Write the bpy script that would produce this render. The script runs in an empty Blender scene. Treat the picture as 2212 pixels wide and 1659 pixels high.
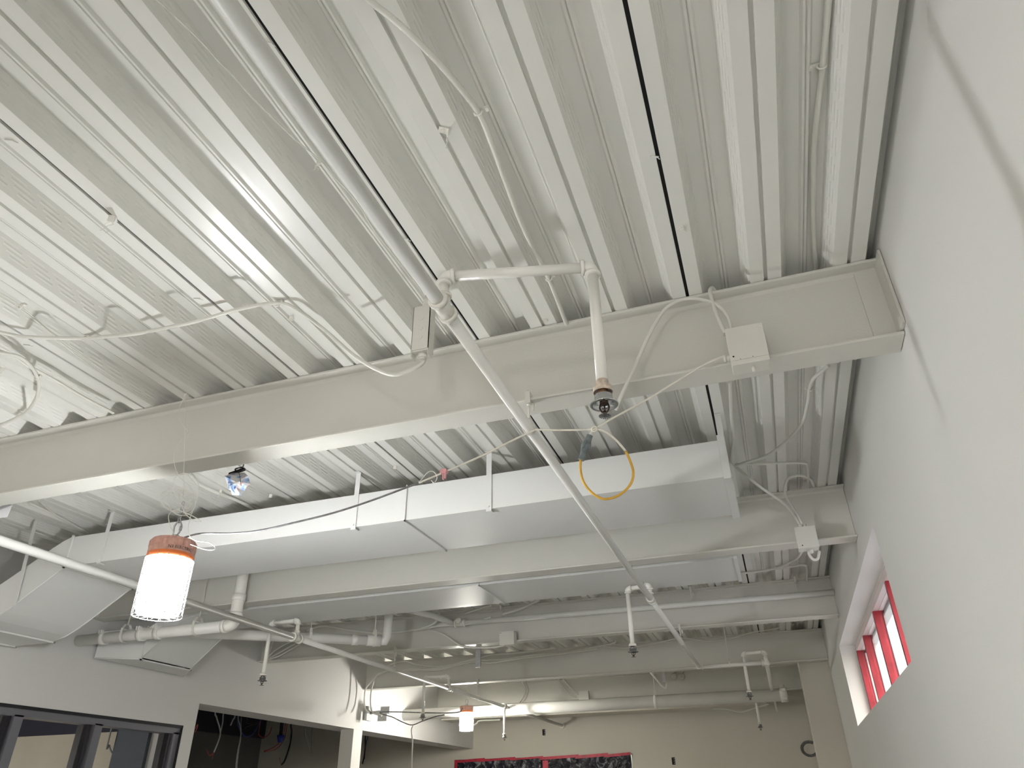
import bpy, math, random
from mathutils import Vector, Matrix
random.seed(7)
C = bpy.context.scene.collection
PI = math.pi

# ------------------------------------------------------------------ camera, world, exposure
# Coordinates below are metres with z measured from eye height; EYE lifts everything onto the floor at z=0.
EYE = 1.5
FOC = 1539.57
W_PX, H_PX = 2212, 1659
RIGHT = Vector((0.945893, 0.324248, -0.012230))
DOWN = Vector((-0.175242, 0.478767, -0.860275))
FWD = Vector((-0.273087, 0.815871, 0.509684))
camd = bpy.data.cameras.new('camera'); cam = bpy.data.objects.new('camera', camd); C.objects.link(cam)
camd.sensor_fit = 'HORIZONTAL'; camd.sensor_width = 36.0; camd.lens = FOC / W_PX * 36.0
camd.clip_start = 0.02; camd.clip_end = 300
m = Matrix.Identity(4)
for i in range(3):
    m[i][0] = RIGHT[i]; m[i][1] = -DOWN[i]; m[i][2] = -FWD[i]
m[2][3] = EYE
cam.matrix_world = m
bpy.context.scene.camera = cam
vs = bpy.context.scene.view_settings
vs.view_transform = 'Standard'; vs.look = 'None'; vs.gamma = 1.0; vs.use_curve_mapping = False
vs.exposure = 0.38

world = bpy.data.worlds.new('sky'); bpy.context.scene.world = world; world.use_nodes = True
wn = world.node_tree; wn.nodes.clear()
wo = wn.nodes.new('ShaderNodeOutputWorld'); bg = wn.nodes.new('ShaderNodeBackground')
sky = wn.nodes.new('ShaderNodeTexSky'); sky.sky_type = 'NISHITA'; sky.sun_disc = False
sky.sun_elevation = math.radians(42); sky.sun_rotation = math.radians(150); sky.air_density = 1.2; sky.dust_density = 2.5
bg.inputs['Strength'].default_value = 0.5
wn.links.new(sky.outputs[0], bg.inputs[0]); wn.links.new(bg.outputs[0], wo.inputs[0])

sun_d = bpy.data.lights.new('sun', 'SUN'); sun_d.energy = 2.6; sun_d.angle = math.radians(0.6); sun_d.color = (1, .96, .9)
sun = bpy.data.objects.new('sun', sun_d); C.objects.link(sun)
sun.rotation_euler = Vector((0.62, -0.95, 0.9)).to_track_quat('Z', 'Y').to_euler()
sun.location = (6, -9, 12)

# added area light, daylight fill from the invented opening in the unseen rear wall
dl_d = bpy.data.lights.new('added_daylight_fill', 'AREA'); dl_d.shape = 'RECTANGLE'; dl_d.size = 4.6; dl_d.size_y = 2.2
dl_d.energy = 30; dl_d.color = (1.0, .99, .96)
dl = bpy.data.objects.new('added_daylight_fill', dl_d); C.objects.link(dl)
dl.location = (-2.3, -4.35, 1.35); dl.rotation_euler = (PI/2, 0, 0)   # faces +y into the room


def _ray(p):
    x, y = p[0]-W_PX/2, p[1]-H_PX/2
    return RIGHT*x + DOWN*y + FWD*FOC
def at(px, py, x=None, y=None, z=None):
    """real position on the surface x=, y= or z= that is seen at this pixel of the photograph"""
    v = _ray((px, py))
    if x is not None: return v*(x/v.x)
    if y is not None: return v*(y/v.y)
    return v*(z/v.z)

# ------------------------------------------------------------------ materials
def mat(name, col, rough=.5, metal=0.0, bump=0.0, bscale=60, var=0.0, vscale=3, spec=.5, coat=0, emis=None, estr=0, trans=0, ior=1.45):
    m = bpy.data.materials.new(name); m.use_nodes = True
    n = m.node_tree; b = n.nodes['Principled BSDF']
    b.inputs['Base Color'].default_value = (*col, 1); b.inputs['Roughness'].default_value = rough
    b.inputs['Metallic'].default_value = metal; b.inputs['Specular IOR Level'].default_value = spec
    b.inputs['Coat Weight'].default_value = coat; b.inputs['Transmission Weight'].default_value = trans; b.inputs['IOR'].default_value = ior
    tc = n.nodes.new('ShaderNodeTexCoord')
    if var > 0:
        no = n.nodes.new('ShaderNodeTexNoise'); no.inputs['Scale'].default_value = vscale; no.inputs['Detail'].default_value = 4
        n.links.new(tc.outputs['Object'], no.inputs['Vector'])
        r = n.nodes.new('ShaderNodeValToRGB'); r.color_ramp.elements[0].position = .3; r.color_ramp.elements[1].position = .7
        r.color_ramp.elements[0].color = (*[max(0, c*(1-var)) for c in col], 1)
        r.color_ramp.elements[1].color = (*[min(1, c*(1+var*.5)) for c in col], 1)
        n.links.new(no.outputs['Fac'], r.inputs['Fac']); n.links.new(r.outputs['Color'], b.inputs['Base Color'])
    if bump > 0:
        nb = n.nodes.new('ShaderNodeTexNoise'); nb.inputs['Scale'].default_value = bscale; nb.inputs['Detail'].default_value = 3
        n.links.new(tc.outputs['Object'], nb.inputs['Vector'])
        bp = n.nodes.new('ShaderNodeBump'); bp.inputs['Strength'].default_value = bump; bp.inputs['Distance'].default_value = .002
        n.links.new(nb.outputs['Fac'], bp.inputs['Height']); n.links.new(bp.outputs['Normal'], b.inputs['Normal'])
    if emis:
        b.inputs['Emission Color'].default_value = (*emis, 1); b.inputs['Emission Strength'].default_value = estr
    return m

M = {}
M['beam'] = mat('beam_paint', (.68, .668, .615), .42, bump=.25, bscale=150, var=.05, vscale=1.2)
M['wall'] = mat('wall_paint', (.75, .745, .715), .6, bump=.2, bscale=120, var=.03, vscale=.7)
M['wall_back'] = mat('back_wall_paint', (.66, .63, .55), .65, bump=.2, bscale=120, var=.05, vscale=.6)
M['wall_left'] = mat('left_wall_paint', (.70, .69, .67), .6, bump=.2, bscale=120, var=.04, vscale=.6)
M['duct'] = mat('duct_paint', (.73, .735, .715), .40, bump=.08, bscale=40, var=.03, vscale=1)
M['pipe'] = mat('pipe_paint', (.80, .795, .755), .38, bump=.12, bscale=150, var=.04, vscale=6)
M['pipe_white'] = mat('white_pipe_paint', (.84, .83, .78), .28, bump=.12, bscale=120, var=.04, vscale=8)
M['fitting'] = mat('fitting_paint', (.80, .785, .72), .4, bump=.4, bscale=160, var=.10, vscale=30)
M['conduit'] = mat('conduit_paint', (.75, .74, .68), .4, bump=.1, bscale=150, var=.03)
M['wire'] = mat('painted_wire', (.82, .81, .76), .45)
M['box'] = mat('box_paint', (.74, .73, .67), .5, bump=.35, bscale=300, var=.03)
M['dark'] = mat('dark_gap', (.012, .012, .012), .8)
M['floor'] = mat('concrete_floor', (.50, .49, .465), .45, bump=.2, bscale=30, var=.12, vscale=1.3)
M['rust'] = mat('rusty_steel', (.36, .20, .12), .7, bump=.5, bscale=200, var=.5, vscale=60)
M['rustpaint'] = mat('paint_over_rust', (.66, .56, .46), .6, bump=.5, bscale=200, var=.35, vscale=70)
M['chrome'] = mat('chrome', (.55, .57, .58), .16, metal=1)
M['chromedark'] = mat('tarnished_chrome', (.30, .31, .32), .25, metal=1)
M['bronze'] = mat('dark_bronze', (.10, .07, .06), .4, metal=1)
M['steel'] = mat('galvanised_steel', (.50, .51, .52), .4, metal=.9, var=.15, vscale=40)
M['orange'] = mat('orange_plastic', (.80, .20, .05), .35)
M['lampcap'] = mat('lamp_cap_plastic', (.60, .34, .28), .5, var=.22, vscale=50)
def led(name, col, core):
    M[name] = mat(name+'_led_column', (1, 1, 1), .5, emis=col, estr=core)
    m_ = bpy.data.materials.new(name+'_frosted_cover'); m_.use_nodes = True; n_ = m_.node_tree; n_.nodes.clear()
    o_ = n_.nodes.new('ShaderNodeOutputMaterial'); a_ = n_.nodes.new('ShaderNodeAddShader'); t_ = n_.nodes.new('ShaderNodeBsdfTransparent'); e_ = n_.nodes.new('ShaderNodeEmission')
    t_.inputs[0].default_value = (.88, .88, .88, 1); e_.inputs[0].default_value = (*col, 1); e_.inputs[1].default_value = 5
    n_.links.new(t_.outputs[0], a_.inputs[0]); n_.links.new(e_.outputs[0], a_.inputs[1]); n_.links.new(a_.outputs[0], o_.inputs[0]); M[name+'_cover'] = m_
led('glow', (.97, .985, 1.0), 410)
led('glow2', (1.0, .97, .88), 470)
led('added_rear_glow', (1.0, .98, .95), 190)
led('added_side_glow', (1.0, .97, .90), 420)
M['cage'] = mat('white_wire_cage', (.55, .55, .55), .4)
M['yellow'] = mat('yellow_cord', (.72, .42, .06), .45, var=.15, vscale=25)
M['cord'] = mat('painted_cord', (.78, .75, .66), .5, var=.1, vscale=20)
M['greycord'] = mat('grey_cord', (.22, .22, .22), .5, var=.5, vscale=25)
M['greyplug'] = mat('grey_rubber', (.17, .20, .21), .45, bump=.3, bscale=200, var=.3, vscale=60)
M['frame'] = mat('anodised_frame', (.20, .20, .23), .38, metal=.4)
M['gasket'] = mat('black_gasket', (.01, .01, .015), .5)
M['red'] = mat('red_painted_metal', (.37, .03, .045), .4, var=.3, vscale=5)
M['headframe'] = mat('pinkish_frame_paint', (.70, .60, .58), .4)
M['redtape'] = mat('red_tape', (.50, .03, .06), .45, var=.3, vscale=12)
M['black'] = mat('black_plastic', (.015, .015, .018), .4)
M['cable'] = mat('grey_cable', (.35, .35, .34), .5)
M['redwire'] = mat('red_wire', (.35, .05, .04), .5)
M['bluewire'] = mat('blue_wire', (.05, .08, .30), .5)
M['bluebox'] = mat('blue_plastic', (.03, .05, .35), .4)
M['pinkplastic'] = mat('pink_clip', (.75, .38, .40), .4)
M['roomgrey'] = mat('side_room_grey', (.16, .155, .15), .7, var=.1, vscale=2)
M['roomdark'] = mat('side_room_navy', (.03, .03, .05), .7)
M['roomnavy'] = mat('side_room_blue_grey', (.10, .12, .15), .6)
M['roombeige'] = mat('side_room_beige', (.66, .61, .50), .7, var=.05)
M['glass'] = mat('window_glass', (1, 1, 1), .02, trans=1.0, ior=1.1)
M['ground'] = mat('outside_paving', (.45, .44, .42), .8, var=.2)

def deck_material():
    m = mat('deck_paint', (.775, .77, .725), .33, var=.03, vscale=1.5)
    n = m.node_tree; L = n.links; b = n.nodes['Principled BSDF']
    tc = n.nodes.new('ShaderNodeTexCoord'); sp = n.nodes.new('ShaderNodeSeparateXYZ')
    L.new(tc.outputs['Object'], sp.inputs[0])
    def M_(op, a, bb=None, c=None):
        q = n.nodes.new('ShaderNodeMath'); q.operation = op
        for i, v in enumerate((a, bb, c)):
            if v is None: continue
            if isinstance(v, (int, float)): q.inputs[i].default_value = v
            else: L.new(v, q.inputs[i])
        return q.outputs[0]
    ge = n.nodes.new('ShaderNodeNewGeometry'); sn = n.nodes.new('ShaderNodeSeparateXYZ'); L.new(ge.outputs['True Normal'], sn.inputs[0])
    web = M_('GREATER_THAN', M_('ABSOLUTE', sn.outputs['X']), .75)      # sloping webs carry the pressed dashes
    z = sp.outputs['Z']
    row = M_('FLOOR', M_('DIVIDE', z, .0142))
    fr = M_('FRACT', M_('DIVIDE', z, .0142))
    ln = M_('SUBTRACT', 1.0, M_('MINIMUM', M_('MULTIPLY', M_('ABSOLUTE', M_('SUBTRACT', fr, .5)), 2.6), 1.0))
    yy = M_('ADD', sp.outputs['Y'], M_('MULTIPLY', row, .022))
    fy = M_('FRACT', M_('DIVIDE', yy, .115))
    dash = M_('MULTIPLY', M_('LESS_THAN', fy, .66), 1.0)
    inz = M_('MULTIPLY', M_('GREATER_THAN', z, .012), M_('LESS_THAN', z, .064))
    h = M_('MULTIPLY', M_('MULTIPLY', ln, dash), M_('MULTIPLY', web, inz))
    no = n.nodes.new('ShaderNodeTexNoise'); no.inputs['Scale'].default_value = 180
    L.new(tc.outputs['Object'], no.inputs['Vector'])
    b1 = n.nodes.new('ShaderNodeBump'); b1.inputs['Strength'].default_value = .15; b1.inputs['Distance'].default_value = .001
    L.new(no.outputs['Fac'], b1.inputs['Height'])
    b2 = n.nodes.new('ShaderNodeBump'); b2.inputs['Strength'].default_value = .6; b2.inputs['Distance'].default_value = .0028
    L.new(h, b2.inputs['Height']); L.new(b1.outputs['Normal'], b2.inputs['Normal']); L.new(b2.outputs['Normal'], b.inputs['Normal'])
    return m
M['deck'] = deck_material()

# ------------------------------------------------------------------ mesh helpers
class MB:
    def __init__(s): s.v = []; s.f = []; s.sm = []
    def add(s, vs_, fs, smooth=False):
        o = len(s.v); s.v += [Vector(p) for p in vs_]
        for f in fs: s.f.append([i+o for i in f]); s.sm.append(smooth)
        return s
    def box(s, x0, x1, y0, y1, z0, z1):
        return s.add([(x0,y0,z0),(x1,y0,z0),(x1,y1,z0),(x0,y1,z0),(x0,y0,z1),(x1,y0,z1),(x1,y1,z1),(x0,y1,z1)],
                     [(0,3,2,1),(4,5,6,7),(0,1,5,4),(1,2,6,5),(2,3,7,6),(3,0,4,7)])
    def obox(s, c, ax, ay, az):     # oriented box: centre + half vectors
        c, ax, ay, az = map(Vector, (c, ax, ay, az))
        vs_ = [c+ax*i+ay*j+az*k for k in (-1,1) for j in (-1,1) for i in (-1,1)]
        return s.add(vs_, [(0,2,3,1),(4,5,7,6),(0,1,5,4),(1,3,7,5),(3,2,6,7),(2,0,4,6)])
    def bevbox(s, x0, x1, y0, y1, z0, z1, b=.004):
        # box with chamfered vertical-to-face edges along y axis
        pts = [(x0+b,z0),(x1-b,z0),(x1,z0+b),(x1,z1-b),(x1-b,z1),(x0+b,z1),(x0,z1-b),(x0,z0+b)]
        return s.prism([(p[0], y0, p[1]) for p in pts], (0, y1-y0, 0))
    def prism(s, pts, d, smooth=False):
        pts = [Vector(p) for p in pts]; d = Vector(d); n = len(pts)
        vs_ = pts + [p+d for p in pts]
        s.add(vs_, [tuple(reversed(range(n))), tuple(range(n, 2*n))] + [(i, (i+1) % n, n+(i+1) % n, n+i) for i in range(n)], smooth)
        if smooth: s.sm[-(n+2)] = False; s.sm[-(n+1)] = False
        return s
    def tube(s, pts, r, n=12, cap=True, closed=False):
        pts = [Vector(p) for p in pts]; k = len(pts)
        rr = r if isinstance(r, (list, tuple)) else [r]*k
        tg = []
        for i in range(k):
            a = pts[(i-1) % k] if (closed or i > 0) else pts[i]; b = pts[(i+1) % k] if (closed or i < k-1) else pts[i]
            t = (b-a); tg.append(t.normalized() if t.length > 1e-9 else Vector((0,0,1)))
        u = tg[0].orthogonal().normalized(); vs_ = []
        for i in range(k):
            u = (u - tg[i]*u.dot(tg[i])).normalized(); w = tg[i].cross(u)
            for j in range(n):
                a = 2*PI*j/n; vs_.append(pts[i] + (u*math.cos(a)+w*math.sin(a))*rr[i])
        fs = []
        for i in range(k if closed else k-1):
            i2 = (i+1) % k
            for j in range(n):
                j2 = (j+1) % n; fs.append((i*n+j, i*n+j2, i2*n+j2, i2*n+j))
        s.add(vs_, fs, True)
        if cap and not closed:
            o = len(s.v)-len(vs_)
            s.f.append([o+j for j in reversed(range(n))]); s.sm.append(False)
            s.f.append([o+(k-1)*n+j for j in range(n)]); s.sm.append(False)
        return s
    def cyl(s, a, b, r, n=16, r2=None): return s.tube([a, b], [r, r if r2 is None else r2], n)
    def build(s, name, m_, parent=None, origin=None, bevel=0):
        base = Vector((0,0,0))
        if parent is None and origin is None:
            xs = [p.x for p in s.v]; ys = [p.y for p in s.v]; zs = [p.z for p in s.v]
            base = Vector(((min(xs)+max(xs))/2, (min(ys)+max(ys))/2, min(zs)))
        elif origin is not None: base = Vector(origin)
        elif parent is not None: base = wloc(parent)
        me = bpy.data.meshes.new(name); me.from_pydata([p-base for p in s.v], [], s.f)
        me.polygons.foreach_set('use_smooth', s.sm); me.materials.append(m_); me.update()
        o = bpy.data.objects.new(name, me); C.objects.link(o)
        if parent is None: o.location = base
        else: o.parent = parent; ORG[o.name] = wloc(parent); o.location = (0,0,0)
        if parent is None: ORG[o.name] = base
        if bevel:
            bm_ = o.modifiers.new('bevel', 'BEVEL'); bm_.width = bevel; bm_.segments = 2; bm_.limit_method = 'ANGLE'; bm_.angle_limit = .6
        return o
ORG = {}
def wloc(o): return ORG[o.name].copy()
def thing(name, label, cat, loc, group=None):
    o = bpy.data.objects.new(name, None); C.objects.link(o); o.location = loc; o.empty_display_size = .05
    ORG[o.name] = Vector(loc); o['label'] = label; o['category'] = cat
    if group: o['group'] = group
    return o
def tag(o, label, cat, group=None, kind=None):
    o['label'] = label; o['category'] = cat
    if group: o['group'] = group
    if kind: o['kind'] = kind
    return o
def struct(o, label): o['kind'] = 'structure'; o['label'] = label; return o

def smooth(pts, sub=8):
    p = [Vector(q) for q in pts]; out = []
    p = [p[0]*2-p[1]] + p + [p[-1]*2-p[-2]]
    for i in range(1, len(p)-2):
        for k in range(sub):
            t = k/sub
            out.append(.5*((2*p[i]) + (p[i+1]-p[i-1])*t + (2*p[i-1]-5*p[i]+4*p[i+1]-p[i+2])*t*t + (3*p[i]-p[i-1]-3*p[i+1]+p[i+2])*t**3))
    out.append(p[-2]); return out
def resample(pts, step):
    out = [pts[0]]; acc = 0
    for a, b in zip(pts, pts[1:]):
        d = (b-a).length
        while d > 1e-9 and acc+d >= step:
            t = (step-acc)/d; a = a.lerp(b, t); out.append(a.copy()); d = (b-a).length; acc = 0
        acc += d
    out.append(pts[-1]); return out
def cable(mb, pts, r, n=8, sub=8): return mb.tube(smooth(pts, sub), r, n)
def ribbed(mb, pts, r, pitch=.0065, n=10):
    p = resample(smooth(pts, 10), pitch/2)
    return mb.tube(p, [r if i % 2 else r*.86 for i in range(len(p))], n)

def elbow_mb(mb, c, d1, d2, r, R=None, k1=1.22, k2=1.48):
    """screwed elbow: c corner, d1,d2 unit directions leaving it"""
    c = Vector(c); d1 = Vector(d1).normalized(); d2 = Vector(d2).normalized(); R = R or r*1.5
    pts = []; a0 = c+d1*R; a1 = c+d2*R
    for i in range(9):
        t = i/8; pts.append(a0*(1-t)**2 + c*2*t*(1-t) + a1*t*t)
    mb.tube(pts, r*k1, 18)
    for d in (d1, d2): mb.cyl(c+d*(R-.002), c+d*(R+r*.62), r*k2, 20)
    return mb
def tee_mb(mb, c, ax, br, r, rb):
    c = Vector(c); ax = Vector(ax).normalized(); br = Vector(br).normalized()
    mb.cyl(c-ax*r*1.7, c+ax*r*1.7, r*1.2, 20)
    for sgn in (-1, 1): mb.cyl(c+ax*sgn*r*1.5, c+ax*sgn*r*2.2, r*1.48, 22)
    mb.cyl(c, c+br*r*2.0, rb*1.2, 18); mb.cyl(c+br*r*1.75, c+br*(r*1.75+rb*.7), rb*1.48, 20)
    return mb

X0, XR = -5.5, 0.67         # left wall face, right wall face
YB = 13.85                  # back wall
HD = 1.8                    # underside of deck flanges
YREAR = -4.4

# ------------------------------------------------------------------ ceiling: ribbed steel deck
P = .3093; S0 = -.054
def deck_profile():
    pts = []   # (x, z)
    k0 = math.floor((X0-.4-S0)/P)-1; k1 = math.ceil((XR-S0)/P)
    for k in range(k0, k1+1):
        s = S0+k*P; joint = (k % 3 == 0)
        if joint: g = [(s-.0065, 0), (s-.0065, .022), (s+.0065, .022), (s+.0065, .0)]
        else: g = [(s-.0075, 0), (s-.006, .014), (s+.006, .014), (s+.0075, 0)]
        dz = .003 if joint else 0
        pts += [(s-.059, 0)] + g[:3] + [(g[3][0], g[3][1]+dz*0)] + [(s+.059, 0), (s+.0905, .076)]
        m_ = s+.1547
        pts += [(m_-.017, .076), (m_-.010, .066), (m_-.003, .066), (m_, .0715), (m_+.003, .066), (m_+.010, .066), (m_+.017, .076), (s+P-.0905, .076)]
    return pts
prof = [p for p in deck_profile() if X0-.4 <= p[0] <= XR]
prof.append((XR, prof[-1][1]))
mb = MB(); n = len(prof)
ys = [YREAR+(YB-YREAR)*i/12 for i in range(13)]
vs_ = [(x, y, HD+z) for y in ys for x, z in prof]
mb.add(vs_, [(j*n+i, j*n+i+1, (j+1)*n+i+1, (j+1)*n+i) for j in range(12) for i in range(n-1)])
mb.add([(X0-.4, YREAR, HD+.10), (XR, YREAR, HD+.10), (XR, YB, HD+.10), (X0-.4, YB, HD+.10)], [(0,1,2,3)])
deck = mb.build('ceiling', M['deck'], origin=(0, 0, HD))
mb = MB()
for k in range(-20, 4):
    sx = S0+k*P
    if k % 3 == 0 and X0-.3 < sx < XR: mb.box(sx-.0063, sx+.0063, YREAR, YB, HD+.010, HD+.0215)
mb.build('sheet_joint', M['dark'], deck)
struct(deck, 'off-white painted ribbed steel deck ceiling with pressed webs and dark sheet joints')

# ------------------------------------------------------------------ walls and floor
WY0, WY1, WZ0, WZ1 = 4.20, 7.92, .597, 1.302      # clerestory window in the right wall
mb = MB()
XO = 1.02
mb.box(XR, XO, YREAR-.2, WY0, -EYE, HD+.12)
mb.box(XR, XO, WY1, YB+.2, -EYE, HD+.12)
mb.box(XR, XO, WY0, WY1, -EYE, WZ0)
mb.box(XR, XO, WY0, WY1, WZ1, HD+.12)
struct(mb.build('wall_right', M['wall']), 'smooth pale painted wall on the right with a deep clerestory window')
mb = MB()
mb.box(.333, XR-.001, 9.80, 10.25, -EYE, 1.795)
struct(mb.build('trim_1', M['wall_back']), 'boxed-out pilaster against the right wall behind the last beam')
mb = MB()
LT = .37
mb.box(X0-LT, X0, YREAR-.2, 3.0, -EYE, HD+.12)
mb.box(X0-LT, X0, 3.0, 6.22, .715, HD+.12)
mb.box(X0-LT, X0, 3.0, 6.22, -EYE, -.7)
mb.box(X0-LT, X0, 6.22, 6.375, -EYE, HD+.12)
mb.box(X0-LT, X0, 6.375, YB, .93, HD+.12)
struct(mb.build('wall_left', M['wall_left']), 'pale painted wall on the left with a wide header over an opening')
mb = MB(); mb.box(-5.70, X0, 9.45, 9.69, -EYE, .93)
tag(mb.build('square_column', M['wall'], bevel=.004), 'square painted column standing under the header of the left opening', 'column')
mb = MB()
bx0, bx1, bz = -5.84, -2.55, .755
mb.box(-12.2, bx0, YB, YB+.2, -EYE, HD+.12); mb.box(bx1, XO, YB, YB+.2, -EYE, 1.38)
mb.box(bx0, bx1, YB, YB+.2, bz, 1.38); mb.box(bx0, bx1, YB, YB+.2, -EYE, -.9)
mb.box(bx0, XO, YB, YB+.2, 1.38, HD+.12)
struct(mb.build('wall_back', M['wall_back']), 'beige painted back wall')
mb = MB()
mb.box(-12.2, -5.2, YREAR-.2, YREAR, -EYE, HD+.12); mb.box(.4, XO, YREAR-.2, YREAR, -EYE, HD+.12)
mb.box(-5.2, .4, YREAR-.2, YREAR, 1.15, HD+.12)  # unseen opening below this lintel is added to let sun and sky in
struct(mb.build('wall_front', M['wall']), 'wall behind the viewer with a wide opening added to let daylight in')
mb = MB(); mb.box(-12.2, XO, YREAR-.2, YB+.6, -EYE-.1, -EYE)
struct(mb.build('floor', M['floor']), 'bare concrete floor')
# side room seen through the openings on the left
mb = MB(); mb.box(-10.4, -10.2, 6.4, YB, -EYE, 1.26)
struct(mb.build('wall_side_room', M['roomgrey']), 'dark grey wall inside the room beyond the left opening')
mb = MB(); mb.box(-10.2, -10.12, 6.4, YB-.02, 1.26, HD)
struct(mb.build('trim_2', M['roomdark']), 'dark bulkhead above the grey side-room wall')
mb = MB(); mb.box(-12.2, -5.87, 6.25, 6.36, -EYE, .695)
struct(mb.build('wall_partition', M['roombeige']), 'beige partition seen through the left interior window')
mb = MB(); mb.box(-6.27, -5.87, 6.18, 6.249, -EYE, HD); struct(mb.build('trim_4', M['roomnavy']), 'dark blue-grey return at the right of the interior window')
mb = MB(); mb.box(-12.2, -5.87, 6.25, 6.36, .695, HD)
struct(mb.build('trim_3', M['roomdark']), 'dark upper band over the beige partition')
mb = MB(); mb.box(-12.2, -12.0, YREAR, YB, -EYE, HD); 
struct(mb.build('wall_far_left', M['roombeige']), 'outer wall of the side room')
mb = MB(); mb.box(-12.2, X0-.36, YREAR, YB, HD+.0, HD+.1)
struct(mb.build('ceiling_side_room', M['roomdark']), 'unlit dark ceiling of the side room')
mb = MB(); mb.box(1.1, 30, -30, 40, -EYE-.1, -EYE-.02)
struct(mb.build('ground', M['ground']), 'paving outside the building')

# right clerestory window: frame, red mullions, glass
w = thing('window_1', 'deep clerestory window with red painted mullions in the right wall', 'window', (.9, 6, WZ0)); w['kind'] = 'structure'; del w['category']
mb = MB()
mb.box(.811, .887, WY0, WY1, 1.243, WZ1-.001); mb.box(.811, .887, WY0, WY1, WZ0+.001, WZ0+.05)
mb.box(.811, .887, WY0, WY0+.05, WZ0+.05, 1.243)
mb.build('head_frame', M['headframe'], w)
mb = MB(); mb.box(.802, .811, WY0, WY1, WZ1-.008, WZ1-.001); mb.build('frame_bead', M['pipe_white'], w)
for yy in (5.23, 6.14, 7.11, WY1-.052):
    q = MB(); q.box(.811, .872, yy, yy+.05, WZ0+.05, 1.243); q.build('mullion', M['red'], w)
    q = MB(); q.box(.872, .881, yy-.003, yy+.054, WZ0+.05, 1.243); q.build('gasket', M['gasket'], w)
mb = MB(); mb.box(.887, .90, WY0, WY1, 1.225, WZ1); mb.build('head_gasket', M['gasket'], w)
q = MB(); q.box(.850, .855, WY0+.05, WY1-.052, WZ0+.05, 1.243); q.build('pane', M['glass'], w)

# interior window strip in the left wall
w = thing('window_2', 'charcoal framed interior window strip low on the left wall', 'window', (X0, 4.5, -.7)); w['kind'] = 'structure'; del w['category']
zt = .70
mb = MB()
mb.box(X0-.14, X0-.02, 3.0, 6.215, zt-.062, zt-.008)
for ya, yb_ in ((4.42, 4.50), (5.19, 5.27), (6.13, 6.20)): mb.box(X0-.14, X0-.02, ya, yb_, -.7, zt-.05)
mb.build('frame', M['frame'], w)
mb = MB(); mb.box(X0-.13, X0-.006, 3.0, 6.22, zt-.008, .715); mb.box(X0-.13, X0-.006, 6.20, 6.22, -.7, .70)
for ya in (4.375, 5.13, 6.075): mb.box(X0-.15, X0-.03, ya, ya+.02, -.7, zt-.062)
mb.build('gasket', M['gasket'], w)
for a, b in ((3.02, 4.42), (4.50, 5.19), (5.27, 6.13)):
    q = MB(); q.box(X0-.085, X0-.078, a, b, -.69, zt-.06); q.build('pane', M['glass'], w)

# ------------------------------------------------------------------ steel beams
def beam(y0, label, x1=XR-.002, x0=X0+.002):
    mb = MB(); w2 = .13; zb = 1.443; zt = HD-.001; yc = y0+w2/2; tf = .0125; tw = .0045; f = .012
    pr = [(y0,zb),(y0+w2,zb),(y0+w2,zb+tf),(yc+tw+f,zb+tf),(yc+tw,zb+tf+f),(yc+tw,zt-tf-f),(yc+tw+f,zt-tf),(y0+w2,zt-tf),(y0+w2,zt),
          (y0,zt),(y0,zt-tf),(yc-tw-f,zt-tf),(yc-tw,zt-tf-f),(yc-tw,zb+tf+f),(yc-tw-f,zb+tf),(y0,zb+tf)]
    mb.prism([(x0, y, z) for y, z in pr], (x1-x0, 0, 0))
    o = mb.build('steel_beam', M['beam'], bevel=.0025); tag(o, label, 'beam', 'steel roof beams'); return o
BY = {1: 2.457, 2: 4.845, 3: 7.17, 4: 9.60}
beam(-2.35, 'painted steel roof beam behind the viewer')
beam(.05, 'painted steel roof beam directly overhead of the viewer')
beam(BY[1], 'nearest and largest painted steel beam crossing the middle of the view')
beam(BY[2], 'second painted steel beam from the viewer, just behind the long rectangular duct')
beam(BY[3], 'third painted steel beam, with the horizontal pipe along its upper web')
beam(BY[4], 'farthest painted steel beam, in front of the beige back wall')
beam(12.10, 'last painted steel beam near the back wall, above the small wall duct')
# end clip on the nearest beam
mb = MB(); mb.box(XR-.012, XR-.002, BY[1]-.05, BY[1]+.06, 1.46, 1.795); mb.box(XR-.09, XR-.012, BY[1]+.052, BY[1]+.06, 1.47, 1.785)
tag(mb.build('clip_angle', M['beam']), 'painted steel clip angle joining the nearest beam to the right wall', 'bracket')

# ------------------------------------------------------------------ ducts
def crossbreak(mb, x0, x1, y0, y1, z, d=.006):   # creased bottom panel
    c = ((x0+x1)/2, (y0+y1)/2, z-d)
    mb.add([(x0,y0,z),(x1,y0,z),(x1,y1,z),(x0,y1,z),c], [(0,4,1),(1,4,2),(2,4,3),(3,4,0)])
def duct(x1, xs, xe, y0, y1, label, yw=None):
    zb, zt = 1.447, 1.655
    t = thing('rectangular_duct', label, 'duct', ((x1+xs[-1])/2, (y0+y1)/2, zb))
    edges = [x1]+list(xs)+[xe]
    for a, b in zip(edges, edges[1:]):
        mb = MB(); a_, b_ = b+.001, a-.001
        mb.add([(a_,y0,zb),(b_,y0,zb),(b_,y0,zt),(a_,y0,zt),(a_,y1,zb),(b_,y1,zb),(b_,y1,zt),(a_,y1,zt)],
               [(0,1,2,3),(4,7,6,5),(3,2,6,7),(1,5,6,2),(0,3,7,4)])
        crossbreak(mb, a_, b_, y0, y1, zb); mb.build('duct_section', M['duct'], t)
    for x in xs:
        mb = MB(); e = .010
        mb.box(x-.003, x+.003, y0-e, y0+.001, zb-e, zt+e); mb.box(x-.003, x+.003, y1-.001, y1+e, zb-e, zt+e)
        mb.box(x-.003, x+.003, y0-e, y1+e, zb-e, zb+.001); mb.build('flange', M['duct'], t)
    return t, zb, zt
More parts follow.
